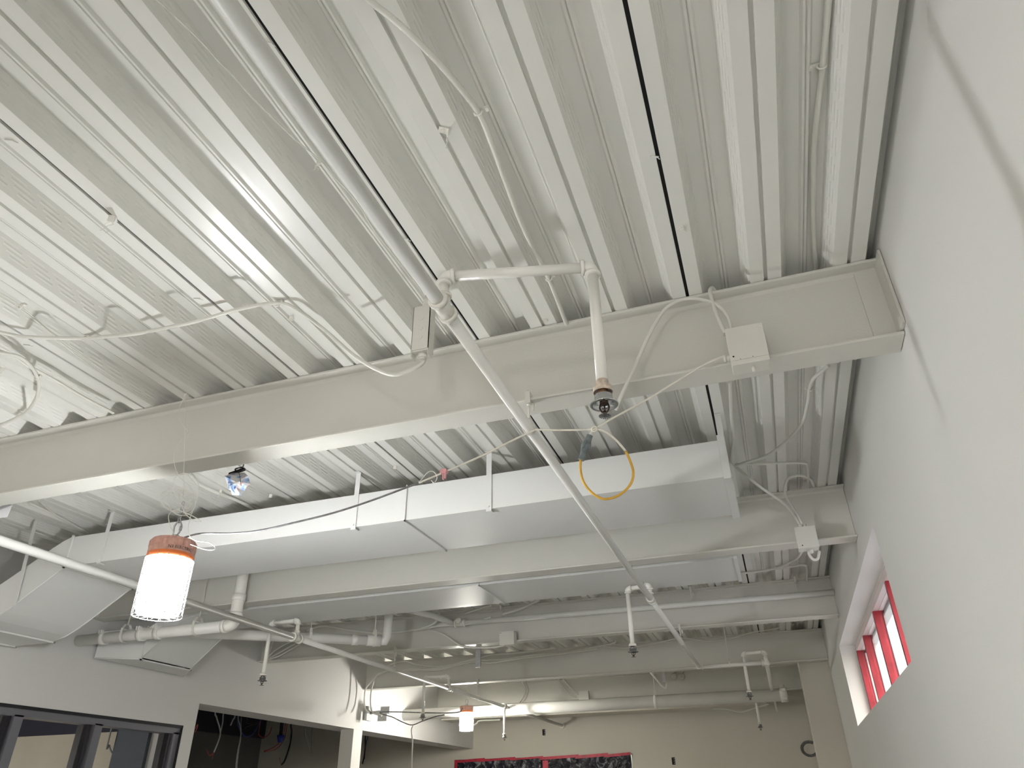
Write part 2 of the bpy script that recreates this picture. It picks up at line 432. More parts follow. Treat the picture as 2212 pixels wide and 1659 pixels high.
def elbow_duct(t, prof_t, prof_b, ya, yb_, name='duct_elbow'):
    mb = MB(); n = len(prof_t)
    for (y, fl) in ((ya, 0), (yb_, 1)):
        v = [(x, y(i) if callable(y) else y, z) for i, (x, z) in enumerate(prof_t)] + [(x, y(i) if callable(y) else y, z) for i, (x, z) in enumerate(prof_b)]
        fs = [(i, i+1, n+i+1, n+i) if fl else (i, n+i, n+i+1, i+1) for i in range(n-1)]
        mb.add(v, fs)
    o1 = 0; o2 = 2*n
    mb.f += [[o1+i, o1+i+1, o2+i+1, o2+i] for i in range(n-1)]; mb.sm += [False]*(n-1)
    mb.f += [[o1+n+i, o2+n+i, o2+n+i+1, o1+n+i+1] for i in range(n-1)]; mb.sm += [False]*(n-1)
    for y in (ya, yb_):
        q = MB(); q.tube([(x, (y(i) if callable(y) else y), z) for i, (x, z) in enumerate(prof_b)], .0055, 6); q.build('corner_seam', M['duct'], t)
    return mb.build(name, M['duct'], t)
t, zb, zt = duct(-.055, [-1.87], -4.43, 3.58, 4.18, 'long white rectangular duct hung between the nearest two beams, bending down at the left wall')
elbow_duct(t, [(-4.43,zt),(-4.47,1.653),(-4.53,1.632),(-4.62,1.585),(-4.98,1.385),(-5.02,1.368),(-5.06,1.36)], [(-4.43,zb),(-4.44,1.444),(-4.455,1.436),(-4.76,1.242),(-4.86,1.182),(-4.95,1.138),(-5.06,1.108)], 3.58, 4.18)
mb = MB(); mb.box(-5.47, -5.064, 3.58, 4.18, 1.10, 1.36); mb.build('duct_section', M['duct'], t)
for x, z0, z1 in ((-4.44, zb-.012, zt+.01), (-5.062, 1.095, 1.37), (-5.44, 1.09, 1.37)):
    mb = MB(); e = .012; mb.box(x-.006, x+.006, 3.58-e, 3.581, z0, z1); mb.box(x-.006, x+.006, 3.58-e, 4.18+e, z0, z0+.011); mb.box(x-.006, x+.006, 4.179, 4.18+e, z0, z1); mb.build('flange', M['duct'], t)
# end channel
mb = MB()
mb.box(-.055, -.018, 3.555, 3.58, zb-.02, zt+.02); mb.box(-.055, -.012, 3.56, 4.20, zb-.012, zb-.002); mb.box(-.055, -.018, 3.58, 4.2, zb-.002, zt); 
mb.build('end_cap', M['duct'], t)
t2, zb, zt = duct(-.11, [-1.98], -4.60, 5.06, 5.66, 'white rectangular duct running behind the second beam, bending down at the left wall')
elbow_duct(t2, [(-4.60,zt),(-4.68,1.62),(-4.80,1.54),(-4.95,1.44),(-5.06,1.38)], [(-4.60,zb),(-4.68,1.43),(-4.80,1.35),(-4.93,1.24),(-5.06,1.13)], 5.06, 5.66)
elbow_duct(t2, [(-5.064,1.38),(-5.48,1.36)], [(-5.064,1.12),(-5.48,1.14)], lambda i: (5.06, 4.96)[i], lambda i: (5.66, 6.05)[i], 'wall_collar')
for x, z0, z1 in ((-5.062, 1.108, 1.39),):
    mb = MB(); e = .012; mb.box(x-.006, x+.006, 5.06-e, 5.061, z0, z1); mb.box(x-.006, x+.006, 5.06-e, 5.66+e, z0, z0+.011); mb.box(x-.006, x+.006, 5.659, 5.66+e, z0, z1); mb.build('flange', M['duct'], t2)
mb = MB(); mb.box(-.11, -.085, 5.05, 5.67, zb-.008, zt); mb.build('end_cap', M['duct'], t2)
# small rectangular duct below the last beam
t = thing('rectangular_duct', 'small beige rectangular duct under the last beam near the back wall', 'duct', (-2.8, 12.55, 1.262))
for a, b in ((X0+.01, -3.2), (-3.2, -1.55), (-1.55, -.155)):
    mb = MB(); mb.box(a+.002, b-.002, 12.32, 12.78, 1.280, 1.432); mb.build('duct_section', M['wall_back'], t)
for x in (-3.2, -1.55): mb = MB(); mb.box(x-.004, x+.004, 12.31, 12.33, 1.276, 1.437); mb.build('flange', M['wall_back'], t)

# straps
def strap(x, ybot_front, top, label, y=3.578, bend=True):
    mb = MB(); w_ = .016
    mb.box(x-w_, x+w_, y-.004, y-.001, 1.438, HD-.002)
    mb.box(x-w_, x+w_, y-.004, y+.035, 1.431, 1.436)
    mb.box(x-w_, x+w_, y-.03, y-.001, HD-.005, HD-.002)
    mb.cyl((x, y-.012, 1.46), (x, y-.004, 1.46), .006, 8)
    tag(mb.build('duct_strap', M['duct']), label, 'strap', 'duct hanger straps')
strap(-1.345, 0, 0, 'sheet metal strap on the long duct just left of the sprinkler pipe')
strap(-2.21, 0, 0, 'sheet metal strap on the long duct near the pink clip')
strap(-4.14, 0, 0, 'sheet metal strap on the long duct above and left of the work light')
strap(-.032, 0, 0, 'sheet metal strap at the open right end of the long duct')
# strap on the bend going down
mb = MB(); a = at(78, 1125, y=3.57); b = at(30, 1308, y=3.565)
mb.obox((a+b)/2, (b-a)/2, (.0015*0, .002, 0), (.016, 0, 0)); tag(mb.build('duct_strap', M['duct']), 'slanted strap hanging beside the down-turned end of the long duct', 'strap', 'duct hanger straps')

# ------------------------------------------------------------------ sprinkler pipes
PX, PZ, PR = -.752, 1.312, .0208
t = thing('sprinkler_main_pipe', 'painted sprinkler pipe running under the beams from upper left to the far elbow', 'pipe', (PX, 4, PZ))
mb = MB(); mb.cyl((PX, -3.2, PZ), (PX, 1.56, PZ), PR, 24); mb.build('pipe', M['pipe'], t)
mb = MB(); mb.cyl((PX, 1.60, PZ), (PX, 5.40, PZ), PR, 24); mb.build('pipe', M['pipe'], t)
mb = MB(); mb.cyl((PX, 5.44, PZ), (PX, 8.64, PZ), PR, 24); mb.build('pipe', M['pipe'], t)
for yy in (1.595, 5.43):
    mb = MB(); tee_mb(mb, (PX, yy, PZ), (0,1,0), (0,0,1), PR, .0167); mb.build('tee', M['fitting'], t)
mb = MB(); elbow_mb(mb, (PX, 8.69, PZ), (0,-1,0), (1,0,0), PR); mb.build('elbow', M['fitting'], t)
mb = MB(); mb.cyl((PX+.04, 8.69, PZ), (-.07, 8.69, PZ), PR, 20); mb.build('pipe', M['pipe'], t)
mb = MB(); elbow_mb(mb, (-.03, 8.69, PZ), (-1,0,0), (0,1,0), PR*1.15); mb.cyl((-.03, 8.69, PZ), (-.03, 8.69, PZ+.06), .0167*1.3, 16); mb.build('elbow', M['fitting'], t)
mb = MB(); mb.cyl((-.03, 8.73, PZ), (-.03, 11.1, PZ-.01), PR*1.05, 20); mb.build('pipe', M['pipe'], t)
mb = MB(); mb.cyl((-.03, 11.02, PZ-.01), (-.03, 11.12, PZ-.01), PR*1.5, 18); mb.build('coupling', M['fitting'], t)
mb = MB(); mb.cyl((-.03, 11.1, PZ-.012), (-.02, 13.4, PZ-.03), .0167, 14); mb.build('pipe', M['pipe'], t)

QX, QZ, QR = -3.76, 1.25, .026
t = thing('sprinkler_branch_pipe', 'painted sprinkler pipe crossing the left side behind the bright work light', 'pipe', (QX, 6, QZ))
for a, b in ((-3.2, 5.34), (5.40, 8.62), (8.68, 10.65), (10.69, YB-.002)):
    mb = MB(); mb.cyl((QX, a, QZ), (QX, b, QZ), QR if a < 5 else .023, 22); mb.build('pipe', M['pipe'] if a < 10.5 else M['beam'], t)
for yy in (5.37, 8.65): mb = MB(); tee_mb(mb, (QX, yy, QZ), (0,1,0), (0,0,1), QR, .0167); mb.build('tee', M['fitting'], t)
mb = MB(); tee_mb(mb, (QX, 10.67, QZ), (0,1,0), (0,0,-1), QR, .0167); mb.build('tee', M['fitting'], t)
mb = MB(); mb.cyl((QX, YB-.06, QZ), (QX, YB-.001, QZ), .05, 18); mb.build('wall_flange', M['beam'], t)

def head_parts(t, c, s=1.0, rusty=True):
    """pendent sprinkler with escutcheon; c = centre of escutcheon rim"""
    c = Vector(c); U = Vector((0,0,1))
    mb = MB()
    prof_ = [(.0385,0),(.0395,.002),(.038,.0038),(.030,.005),(.0262,.007),(.0255,.022),(.025,.030)]
    inn = [(.0385,0),(.032,-.001),(.028,.003),(.023,.010),(.021,.018),(.0,.019)]
    for pr in (prof_, inn):
        n_ = 28; vs2 = []
        for (r, h) in pr:
            for j in range(n_): a = 2*PI*j/n_; vs2.append(c+Vector((math.cos(a)*r*s, math.sin(a)*r*s, h*s)))
        mb.add(vs2, [(i*n_+j, i*n_+(j+1) % n_, (i+1)*n_+(j+1) % n_, (i+1)*n_+j) for i in range(len(pr)-1) for j in range(n_)], True)
    mb.build('escutcheon', M['chrome'] if rusty else M['chromedark'], t)
    mb = MB()      # sprinkler frame, two arms and nose
    mb.cyl(c+U*.004, c+U*.02, .012*s, 12)
    for sg in (-1, 1): mb.tube(smooth([c+Vector((sg*.010, 0, .005)), c+Vector((sg*.013, 0, -.008)), c+Vector((sg*.008, 0, -.02)), c+Vector((0, 0, -.026))], 4), .0026*s, 8)
    mb.cyl(c+Vector((0, 0, -.018)), c+Vector((0, 0, -.030)), .0045*s, 10); mb.cyl(c+Vector((0, 0, .0)), c+Vector((0, 0, -.018)), .0022*s, 8)
    hd = mb.build('sprinkler_head', M['bronze'], t)
    mb = MB(); d = c+Vector((0, 0, -.031)); mb.cyl(d, d+U*.0012, .008*s, 16)
    for j in range(18):
        a = 2*PI*j/18; dr = Vector((math.cos(a), math.sin(a), -.12)); tn = Vector((-math.sin(a), math.cos(a), 0))
        mb.obox(d+dr*.0118*s, dr*.0058*s, tn*.0013*s, U*.0006)
    dd = mb.build('deflector', M['chromedark'], hd)
    mb = MB()
    mb.cyl(c+U*.020, c+U*.048, .0155*s, 6)
    mb.build('hex_nipple', M['rust'] if rusty else M['chromedark'], t)
    mb = MB(); n_ = 24; z0 = .040; pr = [(.0175,.062),(.0265,.058),(.0285,.040),(.0262,.040),(.0245,.055),(.015,.056)]; vs2 = []
    for (r, h) in pr:
        for j in range(n_): a = 2*PI*j/n_; vs2.append(c+Vector((math.cos(a)*r*s, math.sin(a)*r*s, h)))
    mb.add(vs2, [(i*n_+j, (i+1)*n_+j, (i+1)*n_+(j+1) % n_, i*n_+(j+1) % n_) for i in range(len(pr)-1) for j in range(n_)], True)
    mb.build('reducing_coupling', M['rustpaint'] if rusty else M['fitting'], t)
def drop(label, riser, corner1, corner2, zc, rusty=False, r=.0167):
    """riser base on the main pipe, corner1 above it, corner2 over the head, zc = escutcheon height"""
    a, b, c = map(Vector, (riser, corner1, corner2)); U = Vector((0,0,1))
    t = thing('sprinkler_drop', label, 'sprinkler', (c.x, c.y, zc-.032), 'pendent fire sprinklers')
    h = (c-b).normalized()
    mb = MB(); mb.cyl(a+U*.03, b-U*r*1.4, r, 18); mb.build('riser_pipe', M['fitting'], t)
    mb = MB(); elbow_mb(mb, b, -U, h, r); mb.build('elbow', M['pipe_white'], t)
    mb = MB(); mb.cyl(b+h*r*1.8, c-h*r*1.8, r, 20); mb.build('arm_pipe', M['pipe_white'], t)
    mb = MB(); elbow_mb(mb, c, -h, -U, r); mb.build('elbow', M['pipe_white'], t)
    e = Vector((c.x, c.y, zc))
    mb = MB(); mb.cyl(c-U*r*1.8, e+U*(.075 if rusty else .055), r, 20); mb.build('drop_pipe', M['pipe_white'], t)
    if rusty: mb = MB(); mb.cyl(e+U*.055, e+U*.079, r*1.03, 20); mb.build('rust_stained_thread', M['rustpaint'], t)
    head_parts(t, e, 1.0, rusty)
    return t
drop('nearest chrome sprinkler head on a white drop pipe in front of the big beam', (PX,1.595,PZ), (PX-.004,1.60,1.437), (-.306,1.712,1.436), .947, True)
drop('sprinkler drop beside the main pipe between the third beam and the long duct', (PX,5.43,PZ), (PX,5.43,1.418), (-.925,5.46,1.412), .955)
drop('sprinkler drop hanging in front of the left header, right of the work light', (QX,5.37,QZ), (QX,5.37,1.395), (-4.035,5.37,1.395), .926)
drop('sprinkler drop left of the far bright lamp, before the column', (QX,8.65,QZ), (QX-.02,8.65,1.391), (-4.10,8.65,1.393), .94)
drop('sprinkler drop from the far elbow, in front of the large back pipe', (-.03,8.69,PZ), (-.028,8.69,1.425), (-.262,8.70,1.424), .985)
def straight_drop(label, top, zc, r=.0167):
    top = Vector(top); t = thing('sprinkler_drop', label, 'sprinkler', (top.x, top.y, zc-.032), 'pendent fire sprinklers')
    mb = MB(); mb.cyl(top, (top.x, top.y, zc+.055), r, 18); mb.build('drop_pipe', M['pipe_white'], t); head_parts(t, (top.x, top.y, zc), 1.0, False)
straight_drop('sprinkler on a straight drop just right of the far bright lamp', (QX,10.67,QZ-.06), .84)
straight_drop('lowest sprinkler head at the far right, on a straight drop behind the large pipe', (-.265,11.05,1.30), .865)
t = thing('sprinkler_feed_pipe', 'short dark feed pipe behind the large back pipe', 'pipe', (-.15, 11.05, 1.31))
mb = MB(); mb.cyl((-.30,11.05,1.31), (-.052,11.05,1.31), .0167, 14); mb.build('pipe', M['pipe'], t)

# large pipe across the room near the back
t = thing('large_roof_drain_pipe', 'large pale pipe crossing the far end of the room between walls', 'pipe', (-2.7, 10.93, 1.235))
mb = MB(); mb.cyl((X0+.002, 10.93, 1.235), (.10, 10.93, 1.235), .078, 32); mb.build('pipe', M['pipe'], t)
mb = MB(); mb.cyl((-1.62, 10.93, 1.235), (-1.58, 10.93, 1.235), .084, 28); mb.build('coupling', M['pipe'], t)
mb = MB(); mb.cyl((.06, 10.93, 1.235), (.15, 10.93, 1.235), .09, 24); mb.cyl((.105, 10.93, 1.18), (.105, 10.93, 1.36), .03, 14); mb.obox((.105,10.84,1.29),(.03,0,0),(0,.012,0),(0,0,.015)); mb.obox((.105,10.84,1.18),(.03,0,0),(0,.012,0),(0,0,.015)); mb.build('end_coupling', M['fitting'], t)
# waste pipes on the left
t = thing('waste_pipe', 'thick grey-white waste pipe from the left wall under the second beam with a vertical stack', 'pipe', (-4.7, 4.70, 1.22))
WYP, WZP = 4.77, 1.25
mb = MB(); mb.cyl((X0+.002, WYP+.0, WZP), (-4.0, WYP, WZP), .044, 28); mb.build('pipe', M['pipe'], t)
for x in (-5.22, -4.83, -4.66): 
    mb = MB(); mb.cyl((x-.022, WYP, WZP), (x+.022, WYP, WZP), .053, 26)
    for dx in (-.012, .012): mb.box(x+dx-.006, x+dx+.006, WYP-.06, WYP-.035, WZP+.025, WZP+.055)
    mb.build('coupling', M['pipe'], t)
mb = MB(); elbow_mb(mb, (-3.93, WYP, WZP), (-1,0,0), (0,0,1), .044, .07, 1.08, 1.2); mb.build('elbow', M['pipe_white'], t)
mb = MB(); mb.cyl((-3.93, WYP, WZP+.08), (-3.93, WYP, HD+.05), .046, 26); mb.build('stack_pipe', M['pipe_white'], t)
mb = MB(); mb.cyl((-3.93, WYP, 1.44), (-3.93, WYP, 1.49), .052, 26); mb.build('coupling', M['pipe_white'], t)
a = at(412, 1367, y=5.2); b = at(815, 1384, y=6.25)
t = thing('drain_pipe', 'painted drain pipe slanting away under the second duct to a clevis hanger', 'pipe', (-3.9, 5.3, 1.2))
mb = MB(); mb.cyl(a, b, .043, 26); mb.build('pipe', M['pipe'], t)
d = (b-a).normalized()
mb = MB(); mb.cyl(b-d*.24, b-d*.18, .050, 24); mb.cyl(b-d*.10, b+d*.03, .052, 24); mb.build('coupling', M['pipe'], t)
mb = MB(); mb.tube([b+d*.02, b+d*.07, b+d*.09+Vector((0,0,.04)), b+d*.095+Vector((0,0,.45))], .042, 22); mb.build('riser_pipe', M['pipe'], t)
def clevis(p, r, ztop, label, ax=(1,0,0)):
    p = Vector(p); ax = Vector(ax).normalized(); sd = ax.cross(Vector((0,0,1))).normalized(); U = Vector((0,0,1))
    mb = MB(); arc = []
    for k in range(13):
        an = PI+PI*k/12; arc.append(p+sd*math.cos(an)*r*1.12+U*math.sin(an)*r*1.12)
    arc = [p-sd*r*1.12+U*r*.9, p-sd*r*1.12+U*.3*r]+arc+[p+sd*r*1.12+U*r*.3, p+sd*r*1.12+U*r*.9, p+sd*r*.5+U*r*1.9, p+U*r*2.0, p-sd*r*.5+U*r*1.9]
    for q1, q2 in zip(arc, arc[1:]+arc[:1]):
        dd = (q2-q1); m_ = (q1+q2)/2
        if dd.length < 1e-6: continue
        nrm = dd.normalized().cross(ax); mb.obox(m_, dd*.52, ax*.012, nrm*.0015)
    mb.cyl(p-sd*r*1.3+U*r*1.1, p+sd*r*1.3+U*r*1.1, .004, 8)
    t_ = thing('clevis_hanger', label, 'hanger', (p.x, p.y, p.z)); mb.build('clevis', M['conduit'], t_)
    mb = MB(); mb.cyl(p+U*r*1.9, Vector((p.x, p.y, ztop)), .0048, 8); mb.build('rod', M['conduit'], t_)
clevis(b-d*.03, .05, HD, 'large clevis hanger at the right end of the slanting drain pipe', d)
clevis(a.lerp(b, .62), .044, HD, 'clevis hanger halfway along the slanting drain pipe', d)
clevis((-4.28, WYP, WZP), .047, 1.70, 'clevis hanger on the waste pipe beside the vertical stack')
clevis((-5.0, WYP, WZP), .047, 1.60, 'clevis hanger on the waste pipe behind the work light')
clevis((-1.6, 10.93, 1.235), .08, HD, 'clevis hanger on the large back pipe')
clevis((-.42, 8.69, PZ), PR, HD, 'thin rod hanger on the cross pipe near the far elbow')

# horizontal pipe on beam 3
t = thing('web_pipe', 'painted pipe running along the upper web of the third beam', 'pipe', (-1, 7.1, 1.62))
y3 = 7.11
mb = MB(); mb.cyl((-2.95, y3, 1.655), (XR-.003, y3, 1.632), .0265, 22); mb.build('pipe', M['pipe'], t)
mb = MB(); tee_mb(mb, (-2.99, y3, 1.655), (1,0,0), (0,-1,.3), .0265, .02); mb.cyl((-3.25,y3,1.655),(-3.03,y3,1.655),.024,16); mb.build('tee', M['fitting'], t)
mb = MB(); mb.tube([(-3.06,y3,1.66),(-3.2,y3-.25,1.70),(-3.55,y3-.9,1.72)], .03, 16); mb.build('branch_pipe', M['pipe'], t)

# beam clamps with threaded rods holding the sprinkler pipes
def pipe_hanger(x, y, zt_, zp, r, label, ring=True):
    t = thing('pipe_hanger', label, 'hanger', (x, y, zp), 'beam clamp pipe hangers')
    mb = MB(); mb.box(x-.010, x+.010, y-.004, y+.028, zt_+.016, zt_+.034); mb.box(x-.010, x+.010, y-.012, y-.002, zt_-.018, zt_+.034); mb.box(x-.010, x+.010, y-.004, y+.028, zt_-.018, zt_-.004)
    mb.cyl((x, y-.0, zt_-.002), (x, y, zt_+.046), .004, 8); mb.build('beam_clamp', M['conduit'], t)
    mb = MB(); mb.cyl((x, y+.004, zt_-.015), (x, y+.004, zp+r*1.9), .0052, 8); mb.cyl((x, y+.004, zt_-.03), (x, y+.004, zt_-.018), .010, 6); mb.cyl((x+.018, y+.004, zt_-.055), (x+.018, y+.004, zt_-.02), .006, 8); mb.build('rod', M['conduit'], t)
    if ring:
        mb = MB(); c = Vector((x, y+.004, zp)); rr = r*1.22
        pts = [c+Vector((math.sin(a)*rr, 0, math.cos(a)*rr)) for a in [2*PI*k/20 for k in range(20)]]
        for q1, q2 in zip(pts, pts[1:]+pts[:1]):
            dd = q2-q1; m_ = (q1+q2)/2; mb.obox(m_, dd*.52, Vector((0, .008, 0)), dd.normalized().cross(Vector((0,1,0)))*.0012)
        mb.cyl((x, y+.004, zp+r*1.2), (x, y+.004, zp+r*2.2), .010, 8); mb.build('ring', M['conduit'], t)
    return t
for (x, yb_, lab, zp_, rr) in ((PX, BY[1]+.0, 'beam clamp hanger holding the main sprinkler pipe under the nearest beam', PZ, PR),
    (PX, BY[3], 'beam clamp hanger holding the main sprinkler pipe under the third beam', PZ, PR),
    (QX, BY[3], 'beam clamp hanger on the left sprinkler pipe under the third beam', QZ, QR),
    (QX, BY[4], 'beam clamp hanger on the left sprinkler pipe near the far bright lamp', QZ, QR)):
    pipe_hanger(x, yb_, 1.445, zp_, rr, lab)
pipe_hanger(.36, BY[3]-.02, HD-.02, 1.633, .0265, 'beam clamp hanger at the right end of the pipe on the third beam', False)
pipe_hanger(-.60, BY[3]-.02, HD-.02, 1.638, .0265, 'beam clamp hanger on the third beam pipe beside the sprinkler tee', False)
pipe_hanger(-2.55, BY[3]-.02, HD-.02, 1.652, .0265, 'beam clamp hanger on the third beam pipe above the electrical box', False)

# ------------------------------------------------------------------ work lights
def lamp(loc, label, glow, hang_=True, scale=1.0):
    x, y, z = loc      # bottom centre
    t = thing('cage_work_light', label, 'lamp', loc)
    H = .325*scale; R = .098*scale
    mb = MB(); prf = []
    zc0, zc1 = z+.262*scale, z+H
    n_ = 72
    vs2 = []
    for (rf, zz) in ((1.0, zc0), (1.0, zc0+.0235), (1.02, zc0+.024), (1.02, zc1-.012), (.93, zc1), (.25, zc1+.006)):
        for j in range(n_):
            a = 2*PI*j/n_; k = R*.98*rf*(1.0 if (j//2) % 2 or zz < zc0+.0238 or rf < .95 else .95)
            vs2.append((x+k*math.cos(a), y+k*math.sin(a), zz))
    mb.add(vs2, [(i*n_+j, i*n_+(j+1) % n_, (i+1)*n_+(j+1) % n_, (i+1)*n_+j) for i in range(5) for j in range(n_)])
    mb.add([vs2[5*n_+j] for j in range(n_)], [tuple(range(n_))]); mb.add([vs2[j] for j in range(n_)], [tuple(reversed(range(n_)))])
    mb.build('finned_cap', M['lampcap'], t)
    mb = MB(); mb.cyl((x, y, z+.241*scale), (x, y, z+.262*scale), R*.985, 40); mb.build('orange_ring', M['orange'], t)
    mb = MB(); mb.tube([(x, y, z+.012), (x, y, z+.03), (x, y, z+.241*scale)], [R*.86, R*.9, R*.9], 32); df = mb.build('diffuser', M[glow+'_cover'], t)
    mb = MB(); mb.cyl((x, y, z+.035), (x, y, z+.238*scale), .046, 16); mb.build('led_column', M[glow], df)
    mb = MB(); rc = R*1.01
    for zz in [z+.004]+[z+.04*scale*(k+1) for k in range(6)]:
        ring = [(x+rc*math.cos(2*PI*k/32), y+rc*math.sin(2*PI*k/32), zz) for k in range(32)]; mb.tube(ring, .0016, 6, closed=True)
    for k in range(14):
        a = 2*PI*k/14; mb.cyl((x+rc*math.cos(a), y+rc*math.sin(a), z+.004), (x+rc*math.cos(a), y+rc*math.sin(a), z+.25*scale), .0014, 6)
    for k in range(6):
        a = PI*k/6; mb.cyl((x+rc*math.cos(a), y+rc*math.sin(a), z+.003), (x-rc*math.cos(a), y-rc*math.sin(a), z+.003), .0014, 6)
    mb.build('wire_cage', M['cage'], t)
    mb = MB(); mb.cyl((x, y, zc1), (x, y, zc1+.028), .016, 12); mb.tube([(x+.035*math.cos(a), y, zc1+.004+.02*math.sin(a)) for a in [PI*k/8 for k in range(9)]], .003, 6)
    mb.build('cord_gland', M['steel'], t)
    # carabiner
    mb = MB(); z2 = zc1+.028
    lp = [(x+.0*1, y, z2-.008), (x+.016, y, z2+.012), (x+.020, y, z2+.045), (x+.010, y, z2+.062), (x-.010, y, z2+.062), (x-.020, y, z2+.045), (x-.016, y, z2+.012)]
    mb.tube(lp, .004, 8, closed=True); mb.cyl((x+.018, y, z2+.02), (x+.0195, y, z2+.04), .006, 8); mb.build('carabiner', M['steel'], t)
    if hang_:
        mb = MB(); mb.cyl((x, y, z2+.06), (x, y, HD+(.070 if .094 < (x-S0) % P < .215 else 0)), .002, 6); mb.build('hanging_wire', M['wire'], t)
    return t, z2+.062
LX, LY, LZ = -2.395, 2.42, .700
L1, ztop = lamp((LX, LY, LZ), 'bright caged work light with orange ring hanging below the nearest beam', 'glow', False)
# marker lettering on the cap
cu = bpy.data.curves.new('lettering', 'FONT'); cu.body = 'N3 ELECTRIC'; cu.size = .017; cu.extrude = .0003; cu.space_character = 1.05
to = bpy.data.objects.new('tmp', cu); C.objects.link(to)
dg = bpy.context.evaluated_depsgraph_get(); me = bpy.data.meshes.new_from_object(to.evaluated_get(dg)); C.objects.unlink(to); bpy.data.objects.remove(to)
R_ = .0998; a_mid = math.atan2(-LY, -LX)+.42
for v in me.vertices:
    a = a_mid + (v.co.x-.062)/R_; rr = R_+.0004+v.co.z
    v.co = Vector((rr*math.cos(a), rr*math.sin(a), .266+v.co.y*1.0+.003))
me.materials.append(M['black']); lo = bpy.data.objects.new('marker_lettering', me); C.objects.link(lo); lo.parent = L1
lamp((-4.24, 10.4, .925), 'far bright caged work light beyond the third beam', 'glow2')
lamp((-.35, -1.4, .62), 'added caged work light, assumed to hang behind the viewer', 'added_rear_glow')  # added unseen lamp, placed to brighten the right part of the deck
lamp((-8.2, 3.2, .05), 'added caged work light, assumed inside the side room', 'added_side_glow')  # assumed lamp kept out of view, added to light the beige partition

# tie wires from the deck down to the lamp
t = thing('hanging_tie_wire', 'thin looping tie wires from the nearest beam down to the caged work light', 'wire', (LX, LY, ztop))
top = at(402, 852, z=HD-.002)
mb = MB(); mid = at(396, 1060, y=2.42); mb.cyl(top, mid, .0016, 6); mb.cyl(mid, (LX, LY, ztop+.085), .0016, 6); mb.build('straight_wire', M['wire'], t)
mb = MB()
px = [(402,852),(388,880),(388,905),(400,925),(406,933),(398,945),(380,970),(376,1000),(388,1030),(410,1050),(418,1065),(410,1085),(396,1100)]
cable(mb, [at(a, b, y=2.40) for a, b in px], .0014, 6); mb.build('loose_wire', M['wire'], t)
mb = MB()
for k, (cx, cy, rx, ry, ph) in enumerate(((382,1080,36,26,.2),(378,1085,34,20,.5),(404,1068,14,16,0),(392,1085,30,28,.8),(399,1078,22,12,1.2),(384,1078,38,18,-.3))):
    pts = []
    for j in range(14):
        a = 2*PI*j/13*1.08; u = rx*math.cos(a); v = ry*math.sin(a)
        pts.append(at(cx+u*math.cos(ph)-v*math.sin(ph), cy+u*math.sin(ph)+v*math.cos(ph), y=2.40+.03*math.sin(a*1+k)))
    cable(mb, pts, .0014, 6, 4)
mb.build('wire_coil', M['wire'], t)
mb = MB()
cable(mb, [at(a, b, y=2.37) for a, b in ((396,1100),(376,1065),(374,1040),(390,1024),(412,1026),(427,1042),(428,1065),(420,1095),(412,1115),(406,1140),(410,1158),(425,1168),(452,1172),(464,1182),(460,1188),(440,1186),(412,1176))], .0017, 6)
cable(mb, [at(a, b, y=2.39) for a, b in ((396,1100),(402,1112),(420,1125),(434,1126),(410,1112),(380,1102),(365,1112),(366,1130),(374,1150),(384,1165))], .0017, 6)
mb.build('loose_wire', M['wire'], t)
mb = MB(); zz = ztop-.004
for k in range(5):
    c = Vector((LX, LY, zz+.013+k*.019)); d1 = Vector((1,0,0)) if k % 2 else Vector((0,1,0))
    ring = [c+d1*math.cos(a)*.007+Vector((0,0,1))*math.sin(a)*.014 for a in [2*PI*j/12 for j in range(12)]]; mb.tube(ring, .0016, 6, closed=True)
mb.build('chain', M['steel'], t)

# power cord from the lamp to the hanger and on to the box on the beam
t = thing('extension_cord', 'extension cord strung from the work light past the sprinkler pipe, ending in a yellow loop', 'cord', (-.9, 2.4, 1.2))
zz = 2.42
c1 = [(LX+.012, LY, ztop-.085)]+[tuple(at(a, b, y=zz)) for a, b in ((430,1153),(500,1152),(560,1146),(640,1128),(720,1108),(800,1082),(905,1043))]
mb = MB(); cable(mb, c1, .0042, 8); mb.build('taped_grey_cord', M['greycord'], t)
mb = MB(); cable(mb, [at(a, b, y=zz) for a, b in ((905,1043),(955,1022),(1040,985),(1100,955),(1135,938),(1156,928))], .0042, 8); mb.build('white_cord', M['cord'], t)
mb = MB(); cable(mb, [at(a, b, y=zz-.01) for a, b in ((1156,928),(1200,929),(1240,929),(1284,927))], .004, 8); mb.build('white_cord', M['cord'], t)
mb = MB(); cable(mb, [at(1284,927,y=zz-.01), at(1330,900,y=2.415), at(1400,862,y=2.41), at(1480,812,y=2.405), at(1530,783,y=2.40), at(1568,768,y=2.40)], .0042, 8); mb.build('white_cord', M['cord'], t)
mb = MB(); cable(mb, [at(a, b, y=zz-.02) for a, b in ((1284,926),(1305,932),(1330,950),(1352,975))], .0046, 10); mb.build('painted_loop', M['cord'], t)
mb = MB(); cable(mb, [at(a, b, y=zz-.02) for a, b in ((1352,975),(1362,998),(1368,1020),(1364,1042),(1348,1062),(1325,1075),(1300,1077),(1276,1062),(1260,1040),(1254,1015),(1254,993))], .0048, 10); mb.build('yellow_loop', M['yellow'], t)
mb = MB(); p1, p2 = at(1255,994,y=zz-.02), at(1274,941,y=zz-.02)
mb.tube([p1.lerp(p2, k) for k in (0,.04,.3,.5,.62,.8,.97,1)], [.012,.011,.013,.020,.019,.013,.0115,.0125], 16)
pm = p1.lerp(p2, .55); mb.obox(pm+Vector((0,-.02,0)), (p2-p1)*.14, (.004,0,0), (0,.004,0)); mb.build('splice_connector', M['greyplug'], t)
